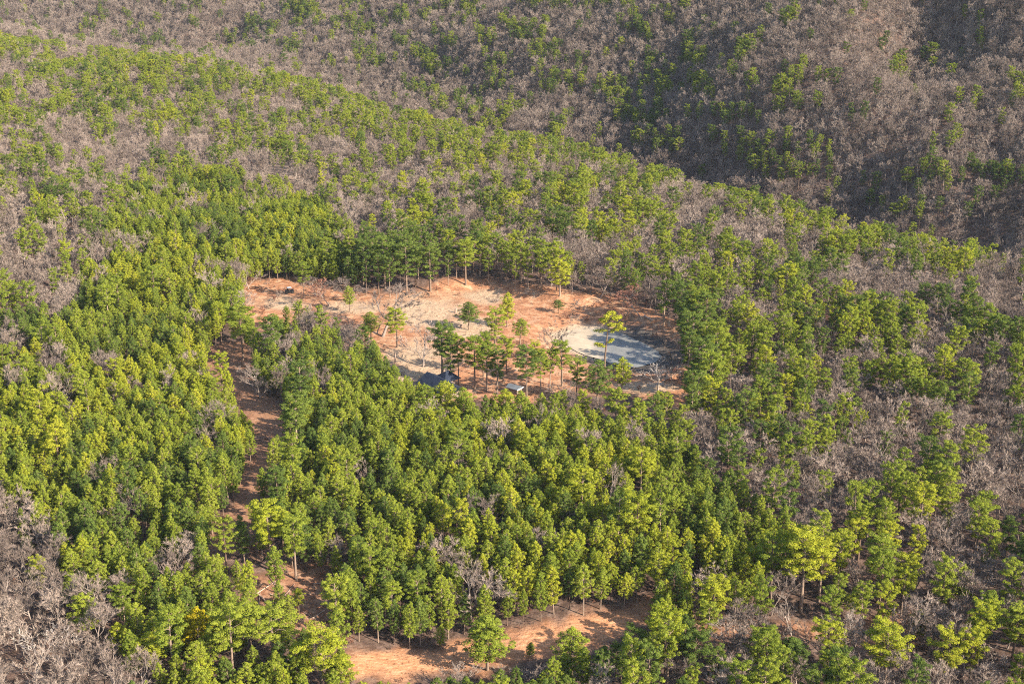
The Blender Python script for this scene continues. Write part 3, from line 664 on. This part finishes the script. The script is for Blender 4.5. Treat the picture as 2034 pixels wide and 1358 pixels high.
g = Geo(); prism_roof(g, -2.3, 2.3, -1.8, 1.8, 2.0, 2.8); r_ = part('roof', g, M['roofpale'], shed)
g = Geo(); box(g, (2.36, 0, 1.95), (0.1, 3.6, 0.18)); part('trim', g, M['trim'], shed)
shed.scale = (0.85, 0.85, 0.85); taken.append((sx_, sy_, 3.8))
vx, vy = hit(575, 582)
veh = empty('utility_vehicle', vx, vy, R(25), 'small black open utility vehicle with a white panel parked at the left clay bank', 'utility vehicle')
g = Geo(); box(g, (0, 0, 0.62), (2.7, 1.35, 0.38)); box(g, (1.0, 0, 0.92), (0.8, 1.25, 0.25)); part('body', g, M['black'], veh)
g = Geo(); box(g, (-0.95, 0, 0.98), (0.95, 1.3, 0.3)); part('cargo_bed', g, M['black'], veh)
g = Geo(); box(g, (-0.05, 0, 1.9), (1.4, 1.3, 0.08)); part('roof', g, M['trim'], veh)
for a in (-0.65, 0.6):
    for b in (-0.6, 0.6): g = Geo(); tube(g, [(a, b, 0.8), (a, b, 1.88)], [0.04, 0.04], 6); part('roll_bar', g, M['black'], veh)
g = Geo(); box(g, (-0.25, 0, 0.95), (0.5, 1.15, 0.25)); box(g, (-0.5, 0, 1.25), (0.12, 1.15, 0.5)); part('seat', g, M['rubber'], veh)
for a in (-0.95, 0.95):
    for b in (-0.68, 0.68): g = Geo(); tube(g, [(a, b - 0.13, 0.33), (a, b - .12, .33), (a, b + .12, .33), (a, b + 0.13, 0.33)], [0.05, 0.33, 0.33, 0.05], 14); part('wheel', g, M['rubber'], veh)

# stump, logs, posts
def log(u, v, L, r, ang, mat, label, name='fallen_log', cat='log', group=None, rise=0.0):
    x, y = hit(u, v); g = Geo(); rs = np.random.RandomState(int(u * 7 + v)); n = 6; pts = []
    for i in range(n):
        t = (i / (n - 1) - 0.5) * L; px, py = math.cos(ang) * t, math.sin(ang) * t
        pts.append((px + rs.randn() * .04 * L / 6, py + rs.randn() * .04 * L / 6, float(terrain(x + px, y + py)) - float(terrain(x, y)) + r * 0.8 + rise * (i / (n - 1)) + 0.05))
    tube(g, [pts[0]] + pts + [pts[-1]], [0.01] + list(np.linspace(r, r * 0.5, n)) + [0.01], 7)
    o = bpy.data.objects.new(name, np_mesh(name, *g.get(), [M[mat]], smooth=False)); COL.objects.link(o)
    o.location = (x, y, float(terrain(x, y))); o['label'] = label; o['category'] = cat
    if group: o['group'] = group
log(1288, 633, 5.0, 0.22, R(-62), 'whitewood', 'white fallen log on the bank behind the pond')
log(1254, 618, 7.0, 0.16, R(-40), 'log', 'dark fallen log on the clay above the white one')
log(915, 660, 4.0, 0.2, R(10), 'log', 'dark log lying at the foot of the umbrella shaped pine')
log(535, 1204, 10, 0.2, R(-55), 'log', 'long dark log curving round the lower left of the brush pile')
for i, (u, v, L, a) in enumerate([(528, 1168, 6, 60), (545, 1160, 7, 120), (560, 1190, 6, -30), (575, 1172, 5, 75), (605, 1182, 6, 20), (622, 1200, 7, -15), (612, 1222, 5, 140), (560, 1212, 7, 25), (585, 1205, 5, 100), (640, 1216, 6, 60), (515, 1190, 5, 95), (650, 1160, 6, 5)]):
    log(u, v, L, 0.11, R(a), 'log', 'thin cut branch lying in the red brush pile right of the lane', 'cut_branch', 'branch', 'cut branches in the brush pile')
def stump(u, v, h, r, label):
    x, y = hit(u, v); g = Geo(); tube(g, [(0, 0, -.3), (0, 0, 0.1), (0.05, 0, h), (0.06, 0, h + .02)], [r * 1.3, r * 1.1, r, 0.02], 9)
    o = bpy.data.objects.new('tree_stump', np_mesh('tree_stump', *g.get(), [M['log']])); COL.objects.link(o); o.location = (x, y, float(terrain(x, y))); o['label'] = label; o['category'] = 'stump'
stump(905, 621, 1.5, 0.32, 'short dark stump on the straw slope left of the umbrella shaped pine')
stump(785, 720, 3.0, 0.22, 'broken pine pole standing left of the bare tree near the roof')
stump(916, 650, 0.9, 0.3, 'low dark stump below the umbrella shaped pine')

# shrubs of the clearing and lane edges
SHR = [(1122, 632), (1138, 622), (1150, 636), (1166, 640), (1178, 628), (1160, 616), (1190, 640), (1130, 645), (1100, 650), (1205, 622), (1218, 634), (1145, 610), (1180, 612), (1235, 640), (1250, 628),
       (1300, 672), (1318, 690), (1332, 714), (1340, 742), (1230, 738), (1256, 744), (1276, 748), (1215, 745), (1322, 752), (548, 598), (538, 612), (556, 590), (520, 622), (640, 590), (668, 592), (870, 578), (845, 590),
       (1060, 745), (1080, 772), (1140, 780), (960, 720), (1020, 712), (900, 690), (860, 712), (975, 660), (1010, 688), (988, 598), (912, 588), (1000, 760), (985, 772)]
def near_word(u, v):
    if u > 1290: return 'on the right bank of the pond'
    if u > 1205 and v > 700: return 'on the near bank of the pond'
    if u > 1095 and v < 660: return 'in the thicket behind the pond'
    if u < 700: return 'at the left end of the clearing'
    if v < 600: return 'along the back edge of the clearing'
    if v > 735: return 'under the pines at the front of the clearing'
    return 'on the open slope between the clearing pines'
for i, (u, v) in enumerate(SHR):
    x, y = hit(u, v); wd = near_word(u, v)
    put('shrub', 'rust' if i % 3 == 0 else 'grey', x, y, rnd.uniform(1.6, 3.0) * (0.55 if 'open slope' in wd or 'front' in wd else 1), 1.15, 'leafless twiggy brown shrub ' + wd, 'shrub', 'leafless shrubs ' + wd, 'bare_shrub')

# ---------------------------------------------------------------- woods
BARE = [(145,112,45,12),(22,147,35,18),(75,190,45,25),(130,260,55,32),(165,310,40,28),(276,305,70,38),(370,287,55,20),(260,258,35,16),(460,205,35,11),(567,213,35,14),(530,335,60,24),(608,365,34,33),(660,300,50,24),(685,410,30,28),
(20,430,35,35),(180,325,28,18),(425,240,35,11),(130,345,30,14),(200,400,20,14),(390,408,20,11),(508,158,15,9),(90,470,18,14),(190,485,28,11),(150,455,18,14),(755,290,32,18),(803,360,60,27),(885,390,50,18),(755,425,50,17),(920,450,60,18),
(976,455,15,14),(735,470,30,11),(983,280,25,11),(1030,353,30,8),(1135,290,18,11),(1267,353,20,9),(1280,400,50,11),(1355,383,40,18),(1150,430,25,9),(1253,428,20,11),(1363,468,35,18),(1050,415,30,9),(1374,377,25,11),(1532,397,40,15),
(1407,437,45,18),(1490,465,60,20),(1520,494,50,18),(1593,397,25,14),(1613,425,20,9),(1889,502,20,11),(1715,522,25,9),(1190,505,50,24),(1290,500,30,12),(1174,556,45,22),(1010,470,30,12),(1479,616,30,19),(1527,645,30,17),(1737,567,40,28),
(1863,570,60,14),(1985,600,50,48),(1938,728,68,36),(1846,722,34,19),(1860,680,24,24),(1550,734,25,11),(1611,740,24,14),(1737,800,35,28),(1722,850,28,24),(1467,775,24,24),(1576,870,28,24),(1480,865,18,18),(1960,840,80,40),(1634,590,20,11),
(1838,660,18,18),(1975,545,60,16),(1990,930,50,60),(1925,985,30,28),(2000,1010,40,36),(1560,980,60,28),(1610,1030,30,20),(15,480,16,38),(60,556,64,42),(97,597,48,28),(109,530,24,32),(97,485,18,22),(153,506,22,18),(203,500,22,22),(30,690,26,22),
(105,720,28,18),(230,715,28,22),(127,785,26,13),(40,750,18,18),(287,615,11,9),(250,488,9,11),(192,576,10,8),(565,677,32,13),(640,760,14,18),(1410,915,18,10),(1440,935,24,18),(1650,930,40,25),(1700,900,30,30),(1780,905,40,35),(1850,900,30,25),
(1950,1130,70,40),(1890,1090,40,25),(1780,1230,60,30),(1640,1240,80,22),(1520,1250,60,14),(1950,1310,30,20),(1960,1350,60,30),(1420,1150,24,40),(40,1160,60,60),(60,1250,130,110),(180,1320,110,70),(250,1345,60,30),(290,1345,40,20),(110,1150,30,30),
(190,1165,25,20),(1480,1290,30,20),(1225,560,30,20),(1280,590,30,30),(1550,1130,30,40),(330,1120,14,20),(500,550,20,8)]
DENSE = [(835, 525, 160, 52), (480, 480, 120, 60), (1370, 730, 60, 110), (600, 850, 70, 90), (1000, 540, 120, 35), (1400, 640, 80, 50)]
BAREPOLY = np.array([(-200, 985), (60, 985), (100, 1060), (150, 1120), (230, 1215), (262, 1290), (290, 1500), (-200, 1500)], float)
FARP = [(1370,101,20,25),(1395,130,15,10),(1483,100,12,18),(1460,145,16,12),(1390,170,45,18),(1492,174,30,20),(1560,170,30,28),(1463,235,50,12),(1512,162,20,12),(1552,208,30,12),(1593,130,10,18),(1610,162,8,8),(1645,164,10,8),(1568,45,15,10),(1698,227,30,12),
(1415,265,25,12),(1488,308,20,30),(1532,325,60,35),(1610,295,30,25),(1665,280,20,12),(1658,352,25,18),(1730,360,30,15),(1828,344,30,30),(1868,296,15,12),(1917,352,50,20),(1998,365,20,20),(2030,356,15,20),(1957,393,50,12),(1735,413,20,15),(1780,421,15,10),
(1808,450,12,12),(1840,453,12,12),(1930,433,12,15),(1788,138,12,15),(1852,113,15,15),(1820,109,8,12),(1921,101,8,12),(1893,80,8,10),(1945,81,8,10),(1990,77,8,10),(1917,28,12,10),(2006,227,10,12),(2022,174,12,12),(1674,105,6,8),(1722,95,8,6),
(715,55,25,12),(785,40,25,18),(843,33,10,12),(892,15,20,10),(935,18,20,15),(1087,8,45,12),(1153,11,50,10),(796,83,25,8),(891,90,14,8),(943,70,12,10),(1005,48,14,10),(1046,70,25,15),(1080,63,15,18),(972,81,20,10),(866,72,12,8),(722,110,25,12),(836,110,25,12),
(858,133,30,12),(884,127,20,10),(995,125,25,8),(1090,114,35,15),(1135,129,30,12),(1164,125,18,12),(950,151,25,8),(995,162,25,18),(1087,158,30,15),(1135,169,30,18),(829,177,15,12),(855,188,15,12),(950,184,20,12),(1068,188,12,12),(1215,180,35,25),(1230,206,30,15),
(1263,55,15,15),(1282,81,10,8),(1249,22,12,10),(1304,125,25,15),(1344,140,12,20),(1374,96,12,10),(1318,173,25,15),(1381,166,25,18),(1274,175,15,10),(1274,239,50,12),(1307,236,15,12),(1381,236,20,10),(1009,228,20,15),(928,228,20,12),(877,217,20,10),(1109,258,22,25),
(1326,290,40,18),(1267,287,15,12),(910,195,8,10),(1355,22,10,8),(1330,40,15,12),(1072,221,8,12),(980,255,20,12),(600,29,35,22),(512,48,25,12),(545,70,10,8),(383,11,15,12),(210,37,15,8),(177,52,12,12),(317,85,15,8),(383,55,10,10),(582,99,20,12),(328,8,12,8),
(659,121,12,10),(692,12,14,10),(456,77,18,10),(760,130,20,10),(1450,290,30,12)]
YOUNG = np.array([(-200, 640), (130, 620), (180, 500), (250, 380), (420, 325), (560, 350), (690, 440), (720, 505), (700, 600), (520, 620), (800, 720), (1060, 790), (1340, 850), (1460, 960), (1590, 1060), (1500, 1200), (1280, 1290),
                  (1080, 1370), (900, 1500), (-200, 1500)], float)
DARKS = [(830, 520, 130, 50), (1330, 680, 50, 60), (1390, 770, 50, 60), (480, 470, 110, 40), (40, 650, 60, 30), (590, 860, 60, 50), (1230, 1290, 60, 40), (420, 880, 40, 30), (900, 560, 60, 20)]
YELS = [(1050, 1000, 180, 120), (1250, 1100, 200, 130), (330, 720, 120, 110), (150, 900, 150, 100), (900, 900, 120, 70), (1650, 620, 150, 90), (1600, 800, 140, 90), (1000, 430, 300, 70), (900, 1080, 100, 60)]
def blobs(L, u, v, soft=0.25):
    m = np.zeros(u.shape)
    for a, b, c, d in L: m = np.maximum(m, sstep(1 + soft, 1 - soft, np.hypot((u - a) / c, (v - b) / d)))
    return m
rs = np.random.RandomState(44)
# candidates on two grids
def grid(x0, x1, y0, y1, s):
    a, b = np.meshgrid(np.arange(x0, x1, s), np.arange(y0, y1, s)); a = a + (np.arange(a.shape[0]) % 2)[:, None] * s / 2
    return np.stack([(a + rs.uniform(-.36, .36, a.shape) * s).ravel(), (b + rs.uniform(-.36, .36, a.shape) * s).ravel()], -1)
c1 = grid(-480, 480, 186, 1120, 2.05)
c1 = c1[(c1[:, 1] < yedge(c1[:, 0]) + 45) & (np.abs(c1[:, 0]) < 0.40 * c1[:, 1] + 35)]
c2 = grid(-640, 640, 480, 1560, 2.7)
c2 = c2[(c2[:, 1] >= yedge(c2[:, 0]) + 45) & (np.abs(c2[:, 0]) < 0.41 * c2[:, 1] + 25)]
def prep(c, near):
    z = terrain(c[:, 0], c[:, 1]); n = len(c)
    ub, vb, dep = pxf(c[:, 0], c[:, 1], z)
    ok = (ub > -160) & (ub < 2034 + 160) & (vb > -40) & (vb < 1358 + 330)
    c, z, ub, vb, dep = c[ok], z[ok], ub[ok], vb[ok], dep[ok]; n = len(c)
    hh = 11.0 * F * cP / dep
    uc, vc = ub + rs.randn(n) * 4, vb - 0.62 * hh + rs.randn(n) * 4
    if near:
        yg = (poly_sd(YOUNG, uc, vc) < 0) & (rs.rand(n) > 0.10)
        dense = blobs(DENSE, uc, vc, .3)
        b = np.maximum(blobs(BARE, uc, vc), (poly_sd(BAREPOLY, uc, vc) < 0) * 0.97)
        pinep = np.clip(1 - b * 1.02, 0, 1)
        cl = np.clip((vnoise(c[:, 0] / 17 + 3, c[:, 1] / 17) - 0.30) * 5, 0.50, 1)
        pinep = np.where(yg, pinep * 0.972, pinep * cl * np.where(vc < 560, 0.64, 0.84))
        pinep = np.maximum(pinep, dense * 0.94)
        pinep = np.where((pinep < 0.1) & (vc < 900), 0.04, pinep)
    else:
        yg = np.zeros(n, bool); pinep = 0.045 + 0.80 * blobs(FARP, uc, vc, 0.55)
        pinep = np.where(vb > 3000, 0, pinep)
    isp = rs.rand(n) < pinep
    dk = blobs(DARKS, uc, vc, .4); yl = blobs(YELS, uc, vc, .5)
    q = rs.rand(n) + (vnoise(c[:, 0] / 22, c[:, 1] / 22) - 0.5) * 0.9
    tone = np.where(q < 0.16 + 0.7 * dk, 0, np.where(q > 0.98 - 0.42 * yl, 2, 1))
    if not near: tone = np.where(q < 0.45, 0, 1)
    return dict(x=c[:, 0], y=c[:, 1], z=z, u=ub, v=vb, dep=dep, yg=yg, pine=isp, tone=tone, n=n)
out_rows = []
for near, c in ((True, c1), (False, c2)):
    D = prep(c, near); n = D['n']; order = rs.permutation(n); cell = {}; CS = 7.0
    for (tx, ty, tr_) in (taken if near else []): cell.setdefault((int(tx // CS), int(ty // CS)), []).append((tx, ty, tr_, 9))
    KH = [(tx, ty, tr_) for tx, ty, tr_ in taken]
    hts = rs.rand(n)
    H_ = np.where(D['pine'], np.where(D['yg'], 7.4 + 3.8 * hts, 9.6 + 5.6 * hts), 9.0 + 4.5 * hts) * np.where(D['y'] > 560, 0.9, 1.0)
    Rr = np.where(D['pine'], np.where(D['yg'], 1.12, 2.0), 2.0)
    if not near: H_ = np.where(D['pine'], 10.5 + 4.5 * hts, 9.5 + 4 * hts); Rr = np.where(D['pine'], 1.85, 1.65)
    # silhouettes against the open ground of the photo
    clearbad = np.zeros(n, bool); keep2 = rs.rand(n) < 0.7; keep3 = rs.rand(n) < 0.90
    if near:
        for (du, f) in [(0, 1.0), (0, 0.92)] + [(d_, f_) for d_ in (-0.30, 0, 0.30) for f_ in (0.38, 0.47, 0.56, 0.65, 0.74, 0.83)]:
            uu = D['u'] + du * Rr * 2.6 * F / D['dep']; vv = D['v'] - f * H_ * cP * F / D['dep']
            for ki, K in enumerate(KEEP): clearbad |= (poly_sd(K, uu, vv) < 0) & (keep3 if ki in (1, 2) else True)
            clearbad |= (poly_sd(np.array([(1395, 1243), (1880, 1238), (1880, 1252), (1395, 1257)], float), uu, vv) < 0) & keep2
        for k in ('clear', 'lane', 'road', 'open'): clearbad |= poly_sd(polys[k], D['x'], D['y']) < 1.0
        clearbad |= (poly_sd(polys['lane2'], D['x'], D['y']) < 0) & (rs.rand(n) < 0.8)
        clearbad |= poly_sd(POND, D['x'], D['y']) < 3
    for i in order:
        if clearbad[i]: continue
        x, y, r = D['x'][i], D['y'][i], Rr[i]; ci, cj = int(x // CS), int(y // CS); bad = False
        for a in (-1, 0, 1):
            for b in (-1, 0, 1):
                for (px, py, pr, t) in cell.get((ci + a, cj + b), ()):
                    m_ = (r + pr) if t != 9 else (r * 0.8 + pr)
                    if (px - x) ** 2 + (py - y) ** 2 < m_ * m_: bad = True; break
                if bad: break
            if bad: break
        if bad: continue
        cell.setdefault((ci, cj), []).append((x, y, r, 0))
        kind = ('young' if D['yg'][i] else 'mature') if D['pine'][i] else ('wide' if rs.rand() < 0.3 else 'bare')
        out_rows.append((kind, int(D['tone'][i]), x, y, D['z'][i], H_[i], D['u'][i], D['v'][i], D['dep'][i], near))
print([e[6] for e in HAND if len(e[6].split())>16]); print([o['label'] for o in scn.objects if 'label' in o and len(o['label'].split())>15]); print('trees', len(out_rows), 'pines', sum(1 for r in out_rows if r[0] in ('young', 'mature')))

# individuals: the ones that show largest
TN = ['dark', 'mid', 'yellow']
LM = [(550, 1178, 'the slim pine on the brush pile'), (690, 1190, 'the pine in the shaded opening'), (968, 1280, 'the cone shaped pine on the road'), (397, 1250, 'the golden tree'), (85, 1150, 'the lone pine in the bare wood'),
      (37, 1020, 'the bare tree at the left edge'), (72, 1300, 'the white twisted bare tree'), (260, 1300, 'the bright small pine bottom left'), (1325, 1260, 'the golden sided pine on the road'), (1050, 950, 'the whitish twisted bare tree'),
      (1172, 1045, 'the pale bare tree in the stand'), (1412, 1190, 'the wide bright pine by the lane'), (1590, 1110, 'the biggest pine on the right'), (1823, 1010, 'the tall yellow-green pine on the right'), (1543, 975, 'the fan shaped bare tree'),
      (1755, 1290, 'the cone topped pine bottom right'), (1950, 1150, 'the broad grey bare crown'), (2008, 1250, 'the green mass at the right edge'), (1510, 1290, 'the green pine bottom right'), (200, 950, 'the left middle of the photo'), (330, 1080, 'the lane bend on its left side'),
      (640, 1300, 'the left end of the red road'), (780, 1200, 'the white footed pine above the road'), (1130, 1190, 'the middle of the red road'), (820, 1040, 'the centre of the young stand'), (1104, 1330, 'the pinkish bare tree at the bottom'),
      (1872, 940, 'the narrow columnar pine'), (1894, 1160, 'the isolated pine above the lane end')]
ORD = ['nearest', 'second nearest', 'third nearest', 'fourth nearest', 'fifth nearest', 'sixth nearest']
def dirword(du, dv):
    if abs(du) > 1.6 * abs(dv): return 'right of' if du > 0 else 'left of'
    if abs(dv) > 1.6 * abs(du): return 'below' if dv > 0 else 'above'
    return ('lower right of' if du > 0 else 'lower left of') if dv > 0 else ('upper right of' if du > 0 else 'upper left of')
def choose(kinds, cap):
    L = []
    for i, r in enumerate(out_rows):
        if r[0] not in kinds or not r[9]: continue
        hpx = r[5] * cP * F / r[8]; vc = r[7] - 0.7 * hpx
        if 4 < r[6] < 2030 and 0 < vc < 1352: L.append((-hpx * (1.25 if r[0] in ('mature', 'wide') else 1.0), i))
    L.sort(); return [i for _, i in L[:cap]]
n_pine_hand = sum(1 for e in HAND if NAMES[e[0]][1] == 'pine tree'); n_bare_hand = sum(1 for e in HAND if NAMES[e[0]][1] == 'bare tree')
ind = {}
for kinds, cap, word in ((('young', 'mature'), 298 - n_pine_hand, 'pine'), (('bare', 'wide'), 298 - n_bare_hand, 'bare tree')):
    ids = choose(kinds, cap); cells = {}
    for i in ids:
        r = out_rows[i]; hpx = r[5] * cP * F / r[8]; u, v = r[6], r[7] - 0.65 * hpx
        k = min(range(len(LM)), key=lambda j: (LM[j][0] - u) ** 2 + (LM[j][1] - v) ** 2)
        cells.setdefault((k, dirword(u - LM[k][0], v - LM[k][1])), []).append((math.hypot(u - LM[k][0], v - LM[k][1]), i))
    for (k, dw), L in cells.items():
        L.sort()
        for q, (_, i) in enumerate(L):
            r = out_rows[i]; tw = (['dark ', 'green ', 'bright '][r[1]] + ('slim ' if r[0] == 'young' else 'spreading ')) if word == 'pine' else ('wide ' if r[0] == 'wide' else 'upright ')
            if q < 6: ind[i] = (tw + word + ', ' + ORD[q] + ' ' + dw + ' ' + LM[k][2], 'forest ' + word + 's nearest the camera')
            else: ind[i] = (('green pine' if word == 'pine' else 'grey leafless tree') + ' standing farther ' + dw + ' ' + LM[k][2], 'outer ' + word + 's ' + dw + ' ' + LM[k][2])
for i, (lab, grp) in ind.items():
    kind, tone, x, y, z, h, u, v, dep, near = out_rows[i]
    tn = TN[tone] if kind in ('young', 'mature') else 'grey'
    nm, cat = NAMES[kind]
    put(kind, tn, x, y, h, rnd.uniform(0.82, 1.14), lab, cat, grp, nm)

# the rest of the wood: instanced over one object per kind
def scatter(name, rows, label, cat, keys):
    coll = bpy.data.collections.new(name + ' sources'); k0 = {}; n = 0
    for key in keys:
        for (a, b, o) in PROTO[key]:
            o2 = bpy.data.objects.new('%03d' % n, o.data); coll.objects.link(o2); k0.setdefault(key, []).append(n); n += 1
    rr = np.random.RandomState(9); N = len(rows)
    me = bpy.data.meshes.new(name); me.vertices.add(N)
    co = np.array([(r[2], r[3], r[4] - 0.05) for r in rows], np.float32); me.vertices.foreach_set('co', co.ravel())
    ids = np.array([k0[r[10]][rr.randint(len(k0[r[10]]))] for r in rows], np.int32)
    sc = np.array([(lambda k: (k * w, k * w, k))(r[5] / HT[r[0]]) for r, w in zip(rows, rr.uniform(0.78, 1.14, N))], np.float32)
    rot = np.stack([rr.randn(N) * 0.03, rr.randn(N) * 0.03, rr.uniform(0, 6.28, N)], -1).astype(np.float32)
    a = me.attributes.new('pick', 'INT', 'POINT'); a.data.foreach_set('value', ids)
    a = me.attributes.new('size', 'FLOAT_VECTOR', 'POINT'); a.data.foreach_set('vector', sc.ravel())
    a = me.attributes.new('turn', 'FLOAT_VECTOR', 'POINT'); a.data.foreach_set('vector', rot.ravel())
    o = bpy.data.objects.new(name, me); COL.objects.link(o); o['kind'] = 'stuff'; o['label'] = label; o['category'] = cat
    ng = bpy.data.node_groups.new(name, 'GeometryNodeTree')
    ng.interface.new_socket('Geometry', in_out='INPUT', socket_type='NodeSocketGeometry'); ng.interface.new_socket('Geometry', in_out='OUTPUT', socket_type='NodeSocketGeometry')
    N_ = ng.nodes; Lk = ng.links
    gi = N_.new('NodeGroupInput'); go = N_.new('NodeGroupOutput'); ci = N_.new('GeometryNodeCollectionInfo'); ip = N_.new('GeometryNodeInstanceOnPoints')
    ci.inputs['Collection'].default_value = coll; ci.inputs['Separate Children'].default_value = True; ci.inputs['Reset Children'].default_value = True
    def attr(nm, ty):
        q = N_.new('GeometryNodeInputNamedAttribute'); q.data_type = ty; q.inputs['Name'].default_value = nm; return q.outputs['Attribute']
    ip.inputs['Pick Instance'].default_value = True
    Lk.new(gi.outputs[0], ip.inputs['Points']); Lk.new(ci.outputs[0], ip.inputs['Instance']); Lk.new(attr('pick', 'INT'), ip.inputs['Instance Index'])
    e2r = N_.new('FunctionNodeEulerToRotation'); Lk.new(attr('turn', 'FLOAT_VECTOR'), e2r.inputs[0]); Lk.new(e2r.outputs[0], ip.inputs['Rotation'])
    Lk.new(attr('size', 'FLOAT_VECTOR'), ip.inputs['Scale']); Lk.new(ip.outputs[0], go.inputs[0])
    md = o.modifiers.new('scatter', 'NODES'); md.node_group = ng
    return o
pr, br = [], []
for i, r in enumerate(out_rows):
    if i in ind: continue
    if r[0] in ('young', 'mature'): pr.append(r + ((r[0], TN[r[1]]),))
    else: br.append(r + ((r[0], 'grey'),))
scatter('pine_forest', pr, 'dense green pine woods covering the ridge and dotted over the far slope', 'pine forest', [(k, t) for k in ('young', 'mature') for t in TN])
scatter('bare_forest', br, 'grey-brown leafless hardwoods between the pines and over the far slope', 'bare forest', [('bare', 'grey'), ('wide', 'grey')])
# undergrowth and slash: twigs, saplings under the trees
ur = []
cu = grid(-150, 150, 205, 640, 3.4); zz = terrain(cu[:, 0], cu[:, 1]); uu, vv, dd = pxf(cu[:, 0], cu[:, 1], zz)
inC = poly_sd(polys['clear'], cu[:, 0], cu[:, 1]) < -1; inR = (poly_sd(polys['road'], cu[:, 0], cu[:, 1]) < 1.0) | (poly_sd(polys['lane'], cu[:, 0], cu[:, 1]) < -0.5) | (poly_sd(POND, cu[:, 0], cu[:, 1]) < 2)
inO = poly_sd(polys['open'], cu[:, 0], cu[:, 1]) < 2; in2 = poly_sd(polys['lane2'], cu[:, 0], cu[:, 1]) < 4
for i in range(len(cu)):
    if inR[i] or not (-60 < uu[i] < 2100): continue
    if inC[i]:
        if rs.rand() < 0.30 + 0.45 * (uu[i] < 720) + 0.5 * (vnoise(cu[i, 0] / 9, cu[i, 1] / 9) > 0.62): ur.append(('shrub', 0, cu[i, 0], cu[i, 1], zz[i], rs.uniform(0.25, 0.9), uu[i], vv[i], dd[i], True, ('shrub', 'rust' if rs.rand() < 0.3 else 'grey')))
        continue
    pb_ = 0.9 if (inO[i] or in2[i]) else 0.42
    if rs.rand() < pb_: ur.append(('shrub', 0, cu[i, 0], cu[i, 1], zz[i], rs.uniform(0.7, 1.9), uu[i], vv[i], dd[i], True, ('shrub', 'rust' if rs.rand() < 0.4 else 'grey')))
scatter('undergrowth', ur, 'low brown leafless brush and slash covering the ground between the trees', 'undergrowth', [('shrub', 'grey'), ('shrub', 'rust')])
print('under', len(ur), 'stuff', len(pr), len(br))

# ---------------------------------------------------------------- haze
HZ = 0.000025
g = Geo(); box(g, (0, 1350, 170), (5400, 4700, 0)); zmin = float(gz.min()) - 1.5; zmax = max(float(gz.max()), CAMZ) + 30
v, f = g.get(); v[:, 2] = np.where(np.arange(8) % 2 == 0, zmin, zmax)
hz = bpy.data.objects.new('haze', np_mesh('haze', v, f)); COL.objects.link(hz); hz['kind'] = 'stuff'; hz['label'] = 'thin bluish air between the camera and the far slope'; hz['category'] = 'haze'
m, n, l = new_mat('thin haze'); out = n.new('ShaderNodeOutputMaterial'); pv_ = n.new('ShaderNodeVolumePrincipled')
pv_.inputs['Density'].default_value = HZ; pv_.inputs['Color'].default_value = (0.72, 0.84, 1.0, 1); pv_.inputs['Anisotropy'].default_value = 0.0
l.new(pv_.outputs[0], out.inputs['Volume']); hz.data.materials.append(m)
